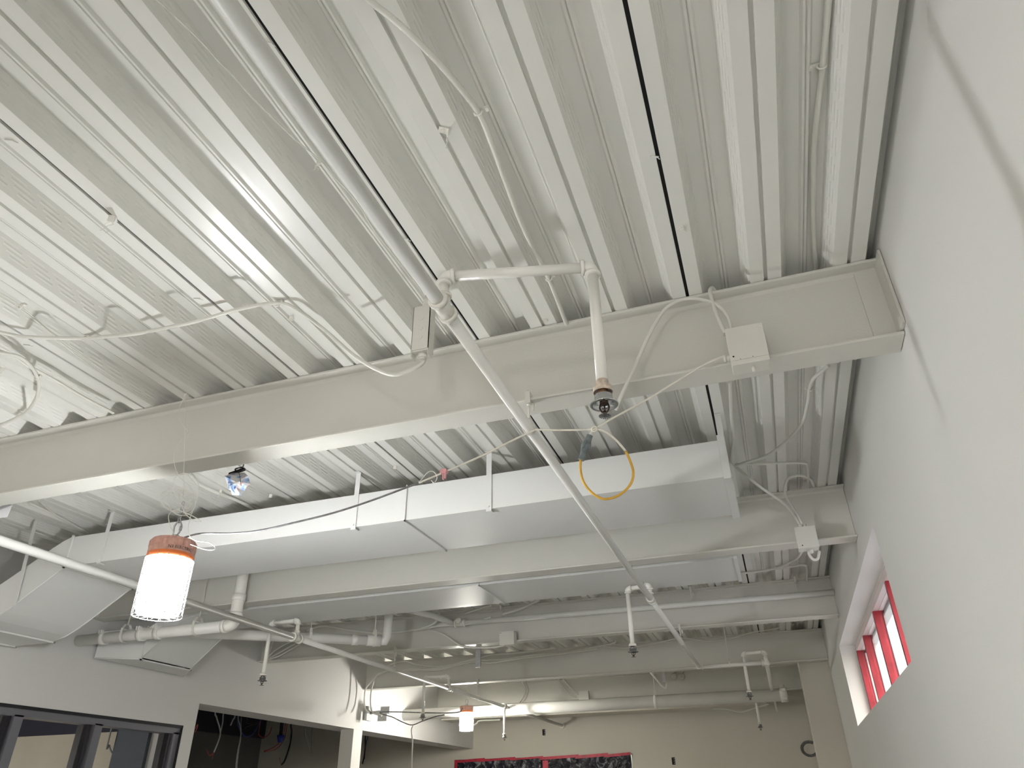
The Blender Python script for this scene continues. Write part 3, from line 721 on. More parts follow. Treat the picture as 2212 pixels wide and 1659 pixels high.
mb = MB(); cable(mb, [p2, at(1278,933,y=zz-.02), at(1286,926,y=zz-.02)], .0046, 8); mb.build('white_cord', M['cord'], t)
mb = MB(); k0 = at(1284,927,y=zz-.025); mb.tube([k0+Vector((.011*math.cos(a), 0, .011*math.sin(a))) for a in [2*PI*j/10 for j in range(10)]], .003, 6, closed=True); mb.build('zip_tie', M['cord'], t)
# pink clip and small hook
t = thing('pink_wire_connector', 'pale pink plastic wire connector clipped on the extension cord', 'connector', tuple(at(960,1026,y=2.41)))
c = at(960,1020,y=2.41)
mb = MB(); mb.bevbox(c.x-.016, c.x+.012, c.y-.010, c.y+.01, c.z-.006, c.z+.012); mb.box(c.x-.006, c.x-.001, c.y-.006, c.y+.004, c.z-.032, c.z-.004); mb.box(c.x+.002, c.x+.007, c.y-.006, c.y+.004, c.z-.028, c.z-.004); mb.build('body', M['pinkplastic'], t)
mb = MB(); cable(mb, [at(a, b, y=2.41) for a, b in ((905,1042),(925,1020),(938,1020),(944,1032),(938,1043),(932,1038))], .0018, 6)
tag(mb.build('bent_wire', M['wire']), 'small hook of bent wire dangling from the extension cord near the pink connector', 'wire')

# ------------------------------------------------------------------ flexible conduits on the deck
def flex(label, spec, r=.0095, n=10, ribs=True, mat_='conduit', group='flexible metal conduits'):
    pts = [at(a, b, **{ax: v}) for a, b, ax, v in spec]; mb = MB()
    if ribs: ribbed(mb, pts, r, n=n)
    else: cable(mb, pts, r, n)
    return tag(mb.build('flexible_conduit' if ribs else 'cable', M[mat_]), label, 'conduit' if ribs else 'cable', group)
def Z(pts, z): return [(a, b, 'z', z) for a, b in pts]
def Y(pts, y): return [(a, b, 'y', y) for a, b in pts]
flex('thick ribbed conduit curving down the middle of the deck to the nearest beam', [(770,-40,'z',1.78),(800,2,'z',1.775),(850,42,'z',1.765),(910,97,'z',1.765),(975,167,'z',1.775),(1033,242,'z',1.787),(1062,310,'z',1.778),(1095,400,'z',1.772),(1130,490,'z',1.776),(1165,560,'z',1.782),(1190,612,'z',1.787),(1224,700,'z',1.787)], .0098)
flex('ribbed conduit running in the flute nearest the right wall', Z([(1792,-30),(1787,40),(1777,140),(1767,230),(1758,320),(1757,420),(1757,500),(1763,590)], 1.862), .0098)
flex('ribbed conduit swooping across the left deck into the hanging switch box', [(-40,708,'z',1.775),(0,718,'z',1.765),(60,728,'z',1.765),(180,731,'z',1.785),(235,727,'z',1.765),(300,720,'z',1.752),(420,695,'z',1.750),(520,667,'z',1.765),(598,655,'z',1.785)]+[(640,668,'z',1.77),(700,712,'y',2.1),(770,772,'y',2.1),(840,808,'y',2.1),(885,800,'y',2.1),(912,785,'y',2.1),(918,768,'y',2.1)], .0085)
flex('ribbed conduit looping at the far left edge of the deck', Z([(-30,752),(0,762),(40,770),(72,798),(84,835),(72,872),(42,900),(-30,930)], 1.775), .0085)
flex('ribbed conduit running from the left edge down to the nearest beam', Z([(-20,752),(25,768),(60,790),(120,822),(180,858),(245,892)], 1.787), .0085)
flex('ribbed conduit arching from the square box down behind the near sprinkler', Y([(1580,718),(1572,685),(1550,660),(1515,647),(1475,647),(1440,665),(1415,700),(1390,750),(1368,800),(1345,848),(1330,885)], 2.40), .0078)
flex('short ribbed conduit hooking over the beam above the square box', Y([(1567,720),(1550,685),(1540,655),(1536,640)], 2.40)+[(1534,628,'y',2.41),(1538,622,'y',2.44),(1545,630,'y',2.47)], .0085)
flex('conduit bending down the deck right of the nearest beam', [(1790,790,'z',1.775),(1772,805,'z',1.785),(1757,818,'z',1.785),(1749,840,'z',1.785),(1745,870,'z',1.78),(1732,915,'z',1.76),(1700,952,'z',1.75),(1655,985,'z',1.75),(1588,1006,'z',1.75)], .0095)
flex('thin cable hanging down to the box on the second beam', Z([(1577,825),(1580,900),(1584,950),(1580,985),(1588,1006)], 1.78)+[(1640,1050,'y',4.2),(1690,1085,'y',4.6),(1716,1115,'y',4.78),(1732,1141,'y',4.80)], .009, ribs=False)
flex('conduit crossing the flutes and bending over the second beam', Z([(1590,1003),(1640,1002),(1700,1000),(1735,1000),(1744,1008),(1746,1040)], 1.77), .009)
flex('conduit looping from the deck down to the box on the second beam', Z([(1758,1050),(1750,1035),(1728,1027),(1705,1032),(1696,1048)], 1.77)+[(1697,1070,'y',4.75),(1712,1095,'y',4.78),(1726,1118,'y',4.79),(1738,1141,'y',4.80)], .009)
flex('cable curving behind the second beam toward its box', [(1736,1185,'y',4.95),(1722,1206,'z',1.765),(1700,1218,'z',1.775),(1678,1227,'z',1.785),(1640,1234,'z',1.785),(1580,1241,'z',1.785)], .010, ribs=False)
flex('cable bending down to the third beam near the right wall', Z([(1680,1229),(1710,1224),(1735,1220),(1742,1228),(1742,1255)], 1.785), .010, ribs=False)
flex('small cable loop dangling under the box on the second beam', Y([(1745,1188),(1749,1200),(1758,1209),(1767,1206),(1770,1190)], 4.85), .009, ribs=False)
flex('thin white cable wandering along the deck beside the main pipe', Z([(300,-30),(345,5),(430,85),(470,130),(500,160),(540,205),(600,265),(650,312),(690,345),(725,385),(770,435),(810,500),(850,550),(880,590),(905,620),(915,640)], 1.792), .0026, 6, False)
flex('thin wire along the lower left of the deck to the nearest beam', Z([(-20,620),(40,658),(90,700),(150,748),(210,790),(280,838),(338,873)], 1.79), .0022, 6, False)
flex('second thin wire beside the first on the lower left deck', Z([(-20,630),(40,665),(100,712),(150,755),(220,808),(290,850),(330,868)], 1.78), .0018, 6, False)
flex('pale pipe-like cable on the deck behind the hanging foil bag', Z([(405,1020),(430,1045),(470,1065),(510,1080),(560,1105),(585,1120)], 1.78), .011, ribs=False)
flex('pair of cables at the far left behind the nearest beam, upper one', Z([(60,1085),(110,1108),(150,1130),(190,1150)], 1.78), .008, ribs=False)
flex('pair of cables at the far left behind the nearest beam, lower one', Z([(85,1082),(120,1112),(150,1128),(200,1155)], 1.77), .006, ribs=False)
# conduit clamps
def clamp(px, py, z, label, dx=.03, dy=.0, ax='z'):
    c = at(px, py, **{ax: z}); mb = MB()
    mb.tube([c+Vector((.0125*math.cos(a), .0, .0125*math.sin(a)*1.0)) for a in [PI*k/8*2 for k in range(8)]], .0035, 6, closed=True)
    mb.obox(c+Vector((dx*.7, dy*.7, .008)), (abs(dx)*.5+.002, 0, 0), (0, .008, 0), (0, 0, .0012)); mb.cyl(c+Vector((dx, dy, -.001)), c+Vector((dx, dy, .008)), .0065, 8)
    tag(mb.build('conduit_clamp', M['fitting']), label, 'clamp', 'conduit straps')
clamp(1033, 243, 1.787, 'one-hole strap with screw on the thick middle conduit', .028)
clamp(1186, 602, 1.787, 'one-hole strap on the middle conduit beneath the sprinkler arm', .018)
clamp(1775, 143, 1.862, 'one-hole strap on the conduit nearest the right wall', -.030)
clamp(600, 656, 1.786, 'strap at the high point of the swooping left conduit', .02)
clamp(182, 731, 1.786, 'strap on the left part of the swooping conduit', .022)
clamp(80, 815, 1.777, 'strap on the conduit loop at the left edge', .022)
clamp(1750, 840, 1.785, 'strap on the conduit right of the nearest beam', -.02)
clamp(1677, 1227, 1.785, 'strap joining two cables behind the second beam', .0)
clamp(45, 662, 1.788, 'strap on the thin wires at the lower left of the deck', .02)

# tabs and clips screwed to the deck
def tab(px, py, label, z=HD, rot=0, s=1.0, wires=True, hook=False):
    c = at(px, py, z=z-.001); t = thing('ceiling_clip', label, 'clip', tuple(c), 'ceiling wire clips'); mb = MB()
    ca, sa = math.cos(rot), math.sin(rot); u = Vector((ca, sa, 0)); v = Vector((-sa, ca, 0)); U = Vector((0,0,1))
    mb.obox(c+U*(-.0012)+v*.01*s, u*.009*s, v*.012*s, U*.0009); mb.obox(c-v*.002*s-U*.012*s, u*.009*s, v*.001, U*.012*s); mb.cyl(c+v*.012*s-U*.006, c+v*.012*s, .005*s, 8)
    mb.build('bracket', M['fitting'], t)
    if wires:
        mb = MB(); cable(mb, [c-U*.022*s, c-U*.03*s+u*.008*s, c-U*.042*s-u*.006*s, c-U*.055*s+u*.004*s, c-U*.066*s-u*.004*s], .0011, 6, 4)
        cable(mb, [c-U*.022*s, c-U*.034*s-u*.012*s, c-U*.05*s-u*.010*s, c-U*.06*s-u*.018*s], .0011, 6, 4); mb.build('twisted_wire', M['wire'], t)
tab(244, 466, 'angle clip with twisted wires on the left part of the deck', rot=.6, s=1.25)
tab(966, 283, 'angle clip with twisted wire beside the thick middle conduit', rot=2.2, s=1.25)
tab(1477, 490, 'small angle clip on the right part of the deck', rot=1.0, wires=False)
tab(690, 345, 'small hook clip holding the thin white cable', rot=.3, s=.8)
tab(630, 684, 'angle clip below the swooping left conduit', rot=.4, wires=False)
tab(1178, 690, 'small clip on the deck just above the nearest beam', rot=.2, wires=False, s=.8)
tab(402, 850, 'clip above the nearest beam holding the lamp wires', rot=.2, wires=False, s=.8)
tab(853, 1006, 'small clip behind the nearest beam left of the cord hanger', rot=.5, wires=False)
tab(585, 1068, 'small clip on the deck right of the foil bag', rot=.5, wires=False)
tab(478, 1058, 'washer clip with a wire on the cable beside the foil bag', rot=.2, s=.9)
tab(8, 795, 'hook clip at the far left edge of the deck', rot=.9, s=.8)
for (px, py, lab) in ((583,92,'tiny joint tab on the dark deck seam at upper left'), (879,516,'tiny joint tab on the dark deck seam above the sprinkler tee'), (1418,338,'tiny joint tab on the dark deck seam at upper right'),
                      (26,303,'tiny joint tab on the thin seam at the left edge'), (430,645,'tiny joint tab on the seam above the swooping conduit'), (62,745,'tiny joint tab on the seam at lower left')):
    c = at(px, py, z=HD); mb = MB(); mb.obox(c+Vector((-.006,-.004,-.003)), (.012,.006,0), (.0012,-.002,0), (0,0,.0022)); mb.obox(c+Vector((.004,.006,-.0012)), (.004,.008,0), (.0012,0,0), (0,0,.001))
    tag(mb.build('seam_tab', M['deck']), lab, 'clip', 'deck seam tabs')

# ------------------------------------------------------------------ electrical boxes
def ebox(name, x0, x1, y0, y1, z0, z1, label, holes=(), seam=None, cat='electrical box', m_='box'):
    t = thing(name, label, cat, ((x0+x1)/2, (y0+y1)/2, z0))
    mb = MB(); mb.box(x0+.002, x1-.002, y0+.003, y1, z0+.002, z1-.002); mb.build('body', M[m_], t, bevel=.001)
    mb = MB(); mb.box(x0, x1, y0, y0+.003, z0 if seam is None else seam, z1)
    if seam: mb.box(x0, x1, y0+.0012, y0+.003, z0, seam-.001)
    mb.build('cover', M[m_], t, bevel=.0015)
    mb = MB()
    for hx, hz, r in holes: mb.cyl((hx, y0-.0006, hz), (hx, y0+.0005, hz), r, 14)
    if holes: mb.build('screw_hole', M['dark'], t)
    return t
t = ebox('junction_box', .060, .196, 2.375, 2.455, 1.388, 1.552, 'square painted junction box on the right part of the nearest beam', [(.073,1.425,.0035),(.096,1.410,.0015),(.140,1.412,.0015)], seam=1.408)
mb = MB(); mb.cyl((.186,2.370,1.532),(.186,2.376,1.532),.004,8); mb.build('screw', M['fitting'], t)
for p in ((1567,718),(1583,716)): mb = MB(); c = at(*p, y=2.40); mb.cyl((c.x, 2.41, 1.548), (c.x, 2.41, 1.572), .011, 10); mb.build('connector', M['fitting'], t)
mb = MB(); mb.cyl((.045, 2.40, 1.436), (.062, 2.40, 1.436), .012, 10); mb.cyl((.036,2.40,1.436),(.046,2.40,1.436),.015,10); mb.build('connector', M['fitting'], t)
mb = MB(); mb.cyl((.135,2.41,1.365),(.135,2.41,1.39),.006,8); mb.build('knockout_stub', M['fitting'], t)
t = ebox('junction_box', .30, .425, 4.745, 4.84, 1.375, 1.513, 'square painted junction box on the second beam near the clerestory window', [(.327,1.392,.004)])
mb = MB(); mb.cyl((.345,4.79,1.51),(.345,4.79,1.54),.013,10); mb.build('connector', M['fitting'], t)
mb = MB(); mb.cyl((.370,4.79,1.51),(.370,4.79,1.54),.011,10); mb.build('connector', M['fitting'], t)
mb = MB(); mb.cyl((.375,4.80,1.352),(.375,4.80,1.376),.012,10); mb.build('connector', M['fitting'], t)
ebox('junction_box', -2.54, -2.385, 7.07, 7.165, 1.395, 1.525, 'square painted junction box on the lower edge of the third beam', [(-2.525,1.513,.004)])
# elongated box hanging at the tee
t = thing('hanging_device_box', 'narrow painted device box hanging vertically beside the sprinkler tee', 'electrical box', (-1.06, 2.1, 1.50))
mb = MB(); mb.box(-1.098, -1.030, 2.065, 2.115, 1.515, 1.727); mb.build('body', M['box'], t, bevel=.0015)
mb = MB(); mb.box(-1.100, -1.098, 2.060, 2.10, 1.492, 1.727); mb.box(-1.030, -1.028, 2.060, 2.10, 1.492, 1.727); mb.box(-1.100, -1.028, 2.060, 2.0655, 1.52, 1.727); mb.build('cover', M['box'], t)
mb = MB()
for z_ in (1.575, 1.62, 1.665): mb.cyl((-1.064, 2.0585, z_), (-1.064, 2.0605, z_), .010, 18)
mb.build('knockout', M['box'], t)
mb = MB(); mb.cyl((-1.064, 2.09, 1.725), (-1.05, 2.09, HD-.002), .016, 14); mb.build('nipple', M['conduit'], t)
mb = MB(); mb.cyl((-1.064, 2.09, 1.495), (-1.064, 2.09, 1.516), .018, 12); mb.cyl((-1.064, 2.09, 1.487), (-1.064, 2.09, 1.497), .012, 12); mb.build('connector', M['fitting'], t)
mb = MB(); mb.box(-2.90, -2.845, 7.33, 7.345, 1.245, 1.50); tag(mb.build('hanging_bracket_strip', M['steel']), 'flat metal strip hanging below the third beam left of the junction box', 'bracket')
# boxes on the left wall beside the opening
t = thing('wall_box_pair', 'pair of metal boxes with a conduit stub beside the far bright lamp', 'electrical box', (X0+.12, 9.95, 1.10))
a = at(797, 1540, x=X0+.03)
mb = MB(); mb.box(X0+.001, X0+.05, a.y-.09, a.y+.06, a.z-.10, a.z+.08); mb.build('body', M['steel'], t)
mb = MB(); mb.cyl((X0+.05, a.y, a.z), (X0+.22, a.y+.02, a.z+.01), .02, 10); mb.build('conduit_stub', M['steel'], t)
mb = MB(); mb.box(X0+.22, X0+.36, a.y-.02, a.y+.05, a.z-.02, a.z+.07); mb.box(X0+.20, X0+.34, a.y-.05, a.y-.04, a.z-.12, a.z-.02); mb.build('cover', M['steel'], t)

# ------------------------------------------------------------------ hanging foil bag
t = thing('crumpled_bag', 'crumpled shiny blue, white and pink plastic bag hanging just behind the nearest beam', 'bag', tuple(at(512, 1072, y=2.78)))
def foilmat():
    m_ = mat('printed_film', (.8, .85, .95), .22, spec=.7); n_ = m_.node_tree; L = n_.links; b = n_.nodes['Principled BSDF']
    tc = n_.nodes.new('ShaderNodeTexCoord'); w_ = n_.nodes.new('ShaderNodeTexNoise'); w_.inputs['Scale'].default_value = 14; w_.inputs['Detail'].default_value = 1; w_.inputs['Distortion'].default_value = 1.2
    L.new(tc.outputs['Object'], w_.inputs['Vector']); r = n_.nodes.new('ShaderNodeValToRGB'); cr = r.color_ramp
    cr.elements[0].position = .30; cr.elements[0].color = (.05, .12, .42, 1); cr.elements[1].position = .38; cr.elements[1].color = (.45, .62, .92, 1)
    for p_, c_ in ((.45, (.9, .93, .97, 1)), (.56, (.93, .9, .92, 1)), (.64, (.85, .50, .50, 1))): e = cr.elements.new(p_); e.color = c_
    L.new(w_.outputs['Fac'], r.inputs['Fac']); L.new(r.outputs['Color'], b.inputs['Base Color']); return m_
yb = 2.78
outline = [(484,1028),(502,1022),(528,1021),(536,1028),(540,1042),(542,1046),(534,1050),(528,1060),(521,1070),(510,1070),(502,1069),(499,1058),(494,1058),(490,1046)]
ctr = at(512, 1042, y=yb-.05)
mb = MB(); ring = [at(a, b, y=yb+random.uniform(-.015,.015)) for a, b in outline]; n_ = len(ring)
inner = [ring[i].lerp(at(512,1042,y=yb), .5)+Vector((0, -.03+random.uniform(-.015,.015), random.uniform(-.006,.006))) for i in range(n_)]
innb = [ring[i].lerp(at(512,1042,y=yb), .5)+Vector((0, .035, 0)) for i in range(n_)]
vs2 = ring+inner+[ctr]+innb+[at(512,1042,y=yb)+Vector((0,.05,0))]; fs = []
for i in range(n_):
    j = (i+1) % n_; fs += [(i, j, n_+j), (i, n_+j, n_+i), (n_+i, n_+j, 2*n_), (j, i, 2*n_+1+i), (j, 2*n_+1+i, 2*n_+1+j), (2*n_+1+j, 2*n_+1+i, 3*n_+1)]
mb.add(vs2, fs); mb.build('film', foilmat(), t)
mb = MB(); c = at(512, 1019, y=yb); mb.obox(c, (.045,0,.008), (0,.008,0), (0,0,.006)); cable(mb, [c, at(508,1014,y=yb), at(514,1011,y=yb-.01), at(524,1009,y=yb-.02), at(526,1004,z=HD)], .004, 8); mb.build('hook', M['black'], t)
mb = MB(); mb.tube([at(516,1021,y=yb-.03), at(519,1035,y=yb-.065), at(521,1050,y=yb-.06)], .0014, 6); mb.build('string', M['black'], t)

# small plastic on the far left
c = at(8, 1106, y=2.70); mb = MB()
mb.add([c+Vector(v) for v in ((-.05,0,.03),(.01,-.01,.05),(.05,0,.035),(.03,.01,-.03),(-.01,-.02,-.045),(-.05,0,-.02),(0,-.03,0),(0,.03,0))], [(0,1,6),(1,2,6),(2,3,6),(3,4,6),(4,5,6),(5,0,6),(1,0,7),(2,1,7),(3,2,7),(4,3,7),(5,4,7),(0,5,7)])
tag(mb.build('crumpled_plastic', M['cage']), 'crumpled translucent plastic scrap at the far left edge behind the nearest beam', 'plastic')

# ------------------------------------------------------------------ cables on the far beams
far = [
 ('cable drooping along the web of the third beam from the drain riser', Y([(660,1362),(700,1352),(760,1362),(830,1367),(900,1360),(950,1352),(985,1350),(1025,1345),(1060,1333)], 7.1), .012),
 ('cable sagging down the third beam left of the junction box', Y([(930,1360),(960,1372),(990,1392),(1015,1398),(1060,1399),(1090,1394)], 7.08), .010),
 ('cable dropping from the second duct onto the pipe of the third beam', [(1005,1325,'y',7.05),(1035,1315,'y',6.95),(1060,1308,'y',6.8)], .010),
 ('cable rising from the third beam pipe to the second duct', [(1085,1327,'y',7.06),(1125,1315,'y',7.05),(1165,1296,'z',1.77)], .012),
 ('cable hooking up at the left of the third beam pipe', Y([(905,1359),(935,1348),(948,1330),(948,1312)], 7.05), .012),
 ('cable sagging in front of the farthest beam, topmost', Y([(830,1440),(870,1428),(905,1436),(950,1440),(1000,1430),(1060,1415),(1120,1410),(1200,1400)], 9.5), .012),
 ('cable sagging in front of the farthest beam, middle one', Y([(845,1448),(890,1445),(950,1446),(1010,1428),(1080,1425),(1150,1415),(1230,1408),(1320,1390),(1330,1384)], 9.5), .012),
 ('cable sagging in front of the farthest beam, lowest one', Y([(850,1450),(900,1447),(970,1440),(1020,1430),(1060,1432),(1120,1423),(1210,1412),(1290,1402)], 9.48), .010),
 ('thin cable running right along the farthest beam under the deck', Y([(1290,1394),(1330,1399),(1370,1398),(1440,1384),(1475,1378),(1530,1385),(1580,1379),(1620,1367),(1650,1362),(1690,1355),(1715,1349)], 9.5), .008),
 ('cable dropping from the farthest beam to the wall boxes, left one', Y([(840,1446),(815,1460),(800,1475),(790,1488),(787,1510),(789,1530),(797,1540)], 9.5), .010),
 ('cable dropping from the farthest beam to the wall boxes, right one', Y([(845,1447),(815,1458),(805,1480),(801,1500),(801,1525),(806,1540),(825,1546)], 9.45), .010),
 ('fan of cables gathered at the left wall end of the third beam, lowest', Y([(574,1426),(600,1418),(630,1402),(655,1386)], 7.163), .010),
 ('fan of cables gathered at the left wall end of the third beam, second', Y([(576,1424),(600,1412),(625,1398),(648,1384)], 7.163), .010),
 ('fan of cables gathered at the left wall end of the third beam, third', Y([(578,1420),(595,1405),(615,1392),(640,1382)], 7.163), .009),
 ('fan of cables gathered at the left wall end of the third beam, top', Y([(580,1416),(585,1400),(592,1382),(605,1372)], 7.163), .009),
 ('curved wire pair on the last beam left of the small box, left wire', Y([(1128,1472),(1135,1490),(1130,1505),(1122,1518)], 12.13), .010),
 ('curved wire pair on the last beam left of the small box, right wire', Y([(1134,1472),(1140,1490),(1134,1507),(1126,1518)], 12.13), .010),
 ('wire slanting across the last beam to the small box, upper', Y([(1215,1466),(1228,1480),(1240,1493),(1250,1500)], 12.13), .010),
 ('wire slanting across the last beam to the small box, lower', Y([(1206,1466),(1215,1482),(1228,1497),(1245,1506)], 12.13), .010),
 ('cord hanging from the pipe in front of the back wall at centre right', Y([(1405,1453),(1420,1470),(1430,1482),(1438,1486),(1440,1475)], 9.66), .010),
 ('dark splice cord strung between the far lamp and the wall boxes', Y([(1000,1530),(975,1540),(826,1538),(850,1550),(870,1560),(890,1566),(912,1558),(940,1548),(960,1544)], 9.2), .007),
 ('pale cord hanging straight down left of the far lamp', Y([(892,1567),(889,1578),(891,1600),(890,1630),(889,1665),(887,1720)], 9.2), .009),
 ('thin conduit from the far lamp along the back duct', Y([(1022,1567),(1030,1562),(1037,1557),(1080,1555)], 12.315), .012),
 ('thin cable sagging under the back duct at the right', Y([(1540,1531),(1570,1532),(1600,1538),(1625,1531),(1660,1521)], 12.28), .010),
]
for lab, spec, r in far: flex(lab, spec, r, 8, False, group='cables on the far beams', mat_='conduit' if 'dark splice' not in lab else 'greycord')

# small things near the back wall
c = at(1262, 1506, y=12.12)
ebox('junction_box', c.x-.08, c.x+.08, 12.08, 12.158, c.z-.06, c.z+.09, 'small pale junction box behind the large back pipe')
for (px, py, lab) in ((1454,1448,'upper left'), (1472,1448,'upper right'), (1456,1461,'lower left'), (1473,1461,'lower right')):
    c = at(px, py, y=12.15); mb = MB(); mb.tube([(c.x, 12.12, c.z), (c.x, 12.13, c.z), (c.x, 12.158, c.z)], [.028, .046, .05], 18)
    tag(mb.build('round_wall_cap', M['wall_back']), 'round cap on the web of the last beam, %s of a group of four' % lab, 'cap', 'round caps on the last beam')
def plate(px, py, w_, h_, label):
    c = at(px, py, y=YB); t = thing('wall_outlet', label, 'outlet', (c.x, YB, c.z-h_/2))
    mb = MB(); mb.box(c.x-w_/2, c.x+w_/2, YB-.006, YB-.001, c.z-h_/2, c.z+h_/2); mb.build('box_opening', M['dark'], t)
    mb = MB()
    for k in (-1, 0, 1): mb.box(c.x+w_*.1, c.x+w_*.45, YB-.010, YB-.005, c.z+k*h_*.3-.006, c.z+k*h_*.3+.006)
    mb.build('wire_stub', M['cable'], t)
plate(1175, 1582, .055, .10, 'small black electrical opening on the back wall above the plastic-covered window')
plate(1455, 1644, .055, .11, 'small black electrical opening low on the right of the back wall')
c = at(1434, 1462, y=10.4); mb = MB(); mb.box(c.x-.018, c.x+.018, 10.38, 10.42, c.z-.07, c.z+.09)
mb.cyl((c.x, 10.4, c.z+.09), (c.x, 10.4, HD), .006, 8)
tag(mb.build('hanging_sensor_tube', M['cage']), 'small white rectangular device hanging below the farthest beam', 'sensor')
c = at(1745, 1617, y=13.7); mb = MB()
for k in range(4):
    rr = .10+.012*k; mb.tube([Vector((c.x+.03+rr*math.cos(q), 13.80-.01*k, c.z+rr*.85*math.sin(q))) for q in [PI*.3+PI*1.5*j/16 for j in range(17)]], .006, 6)
tag(mb.build('wire_coil', M['greycord']), 'coiled cable hanging on the back wall beside the right pilaster', 'cable')

# plastic-covered window in the back wall, with red tape
w = thing('plastic_covered_window', 'dark window on the back wall covered in crinkled plastic and edged with red tape', 'window', ((bx0+bx1)/2, YB-.02, -.9))
def plasticmat():
    m_ = mat('plastic_film', (.02, .022, .03), .12, spec=.8); n_ = m_.node_tree; L = n_.links; b = n_.nodes['Principled BSDF']
    tc = n_.nodes.new('ShaderNodeTexCoord'); w_ = n_.nodes.new('ShaderNodeTexNoise'); w_.inputs['Scale'].default_value = 5; w_.inputs['Detail'].default_value = 6; w_.inputs['Distortion'].default_value = 2
    L.new(tc.outputs['Object'], w_.inputs['Vector']); r = n_.nodes.new('ShaderNodeValToRGB'); r.color_ramp.elements[0].position = .52; r.color_ramp.elements[0].color = (.012, .014, .025, 1)
    r.color_ramp.elements[1].position = .72; r.color_ramp.elements[1].color = (.35, .36, .38, 1)
    L.new(w_.outputs['Fac'], r.inputs['Fac']); L.new(r.outputs['Color'], b.inputs['Base Color'])
    bp = n_.nodes.new('ShaderNodeBump'); bp.inputs['Distance'].default_value = .06; bp.inputs['Strength'].default_value = 1; L.new(w_.outputs['Fac'], bp.inputs['Height']); L.new(bp.outputs['Normal'], b.inputs['Normal']); return m_
mb = MB(); nx, nz = 60, 20
g = [[Vector((bx0+(bx1-bx0)*i/nx, YB-.03+random.uniform(-.02,.02)*(0 < j < nz), -.9+(bz+.9)*j/nz)) for i in range(nx+1)] for j in range(nz+1)]
mb.add([p for row in g for p in row], [(j*(nx+1)+i, j*(nx+1)+i+1, (j+1)*(nx+1)+i+1, (j+1)*(nx+1)+i) for j in range(nz) for i in range(nx)]); mb.build('plastic_sheet', plasticmat(), w)
mb = MB(); seg = [(0, .18, .0, .03), (.14, .36, .006, .026), (.33, .52, .014, .02), (.5, .72, .012, .03), (.7, .88, .02, .034), (.86, 1.0, .026, .03)]
for a, b, o1, h in seg: mb.obox((bx0+(a+b)/2*(bx1-bx0), YB-.055-o1*.2, bz-.02+o1*.5), ((b-a)/2*(bx1-bx0), 0, .012), (0, .002, 0), (0, 0, h*.75))
mb.build('red_tape', M['redtape'], w)
mb = MB(); mb.box(bx0-.01, bx0+.05, YB-.055, YB-.05, -.9, bz); x_ = at(1180,1650,y=YB).x; mb.box(x_-.05, x_+.05, YB-.06, YB-.055, -.9, bz-.06); mb.build('red_tape', M['redtape'], w)

# ------------------------------------------------------------------ wires in the side room
def hang(label, pts, x, r=.010, m_='cable', ends=None):
    t = thing('hanging_cable', label, 'cable', tuple(at(*pts[-1], x=x)), 'cables hanging in the side room')
    P_ = [at(a, b, x=x) for a, b in pts]; P_.insert(0, Vector((P_[0].x+.02, P_[0].y, HD)))
    mb = MB(); cable(mb, P_, r, 8); mb.build('cable', M[m_], t)
    if ends:
        mb = MB()
        for e in ends: cable(mb, [at(*pts[-1], x=x)]+[at(a, b, x=x) for a, b in e], r*.28, 6)
        mb.build('bare_ends', M['redwire'], t)
hang('pale cable with frayed ends hanging leftmost in the left opening', [(466,1530),(468,1550),(474,1570),(476,1585),(472,1600),(466,1615),(462,1625)], -7.4, .010, 'cage', [[(455,1632),(448,1622)], [(452,1632),(446,1618)], [(458,1640)]])
hang('second pale cable joining the leftmost cable in the left opening', [(484,1532),(481,1560),(476,1583)], -7.4, .009, 'cage')
hang('short pale cable stub hanging in the left opening', [(509,1540),(503,1555),(498,1567)], -7.4, .010, 'cage')
hang('grey cable hanging to the bottom edge in the left opening', [(515,1540),(519,1570),(520,1590),(514,1620),(511,1640),(508,1670)], -7.6, .009, 'cable')
hang('twin grey cable beside the long one in the left opening', [(522,1545),(521,1580),(518,1610),(513,1640),(511,1670)], -7.6, .008, 'greycord')
hang('black cable with red frayed end in the left opening', [(629,1560),(630,1580),(627,1605),(620,1630),(614,1645),(608,1652)], -8.0, .014, 'black', [[(606,1648),(604,1636)]])
hang('black tube holding the blue connector in the left opening', [(610,1558),(608,1575),(606,1592)], -8.0, .030, 'black')
hang('thin grey cable left of the column, left one', [(660,1568),(659,1585),(664,1605),(672,1630)], -8.0, .010, 'cable')
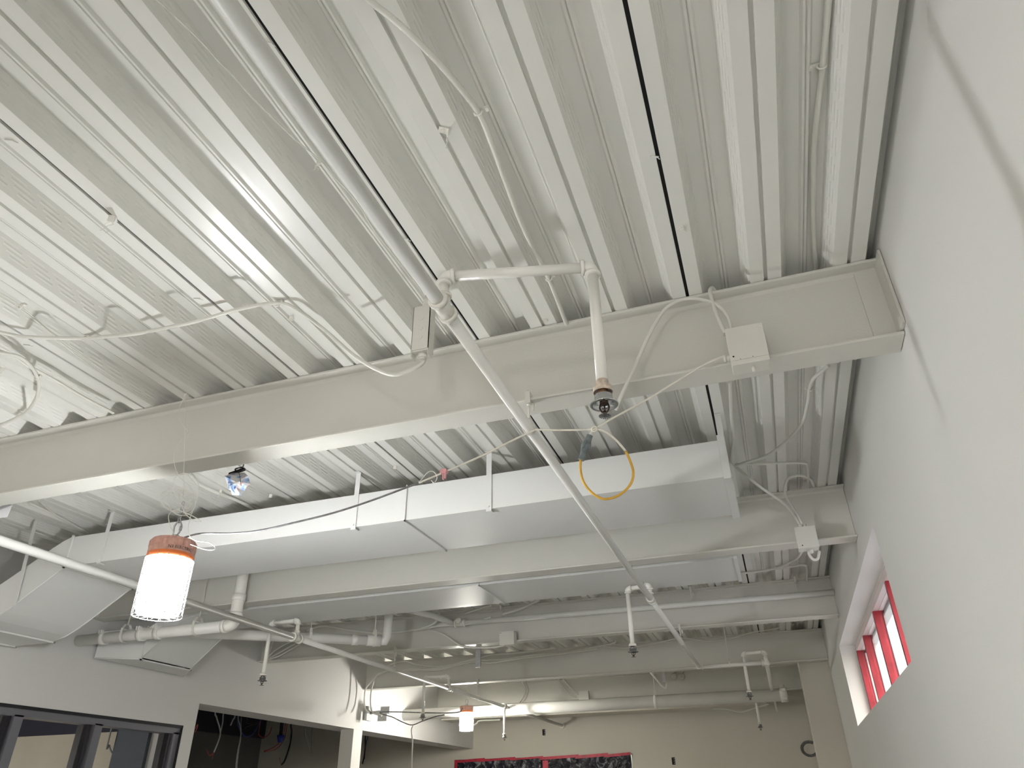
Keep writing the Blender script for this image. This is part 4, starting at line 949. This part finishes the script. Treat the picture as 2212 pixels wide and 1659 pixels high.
hang('thin grey cable left of the column, right one', [(675,1570),(674,1600),(673,1633)], -8.0, .012, 'cable')
hang('dark red curved wire below the blue connector', [(612,1590),(603,1605),(588,1616),(571,1622)], -8.0, .007, 'redwire')
hang('second dark red curved wire below the blue connector', [(618,1580),(612,1600),(596,1618),(570,1624)], -8.0, .006, 'redwire')
hang('blue cable loop in the left opening', [(514,1548),(518,1575),(530,1591),(545,1586),(556,1570),(563,1554)], -7.8, .009, 'bluewire')
hang('dark red cable loop in the left opening', [(560,1575),(560,1588),(570,1593),(582,1585),(587,1570)], -7.9, .007, 'redwire')
hang('black wire bundle high in the left opening', [(533,1550),(540,1562),(560,1560),(530,1570),(521,1582)], -7.8, .012, 'black')
hang('black cable hanging right of the column', [(790,1588),(789,1610),(787,1632),(783,1650)], -7.6, .014, 'black')
hang('second black cable hanging right of the column', [(795,1588),(792,1600),(789,1618),(787,1640)], -7.6, .010, 'bluewire')
hang('red wires tangled at the left edge of the opening', [(422,1556),(427,1565),(424,1577),(419,1583)], -5.75, .004, 'redwire')
hang('cable pair behind the left interior window, left one', [(136,1590),(135,1610),(131,1630),(129,1646)], -7.2, .008, 'cable')
hang('cable pair behind the left interior window, right one', [(140,1590),(139,1615),(135,1640)], -7.2, .010, 'cage')
hang('curled cable behind the left interior window', [(151,1588),(146,1600),(140,1618),(135,1632)], -7.2, .006, 'cable')
hang('thin dark cable behind the middle interior window mullion', [(193,1586),(196,1600),(193,1615),(196,1626)], -6.9, .006, 'black')
hang('looped dark cable behind the right interior window pane', [(236,1592),(236,1610),(241,1624),(250,1631),(262,1630)], -6.3, .008, 'cable')
c = at(606, 1597, x=-8.0); mb = MB(); mb.cyl(c+Vector((0,0,.06)), c-Vector((0,0,.05)), .07, 8, .035); tag(mb.build('blue_connector', M['bluebox']), 'blue plastic connector on the black tube in the left opening', 'connector')

# ------------------------------------------------------------------ lift from eye-height coordinates onto the floor
for o in bpy.data.objects:
    if o.parent is None and o.type in ('MESH', 'EMPTY'): o.location.z += EYE
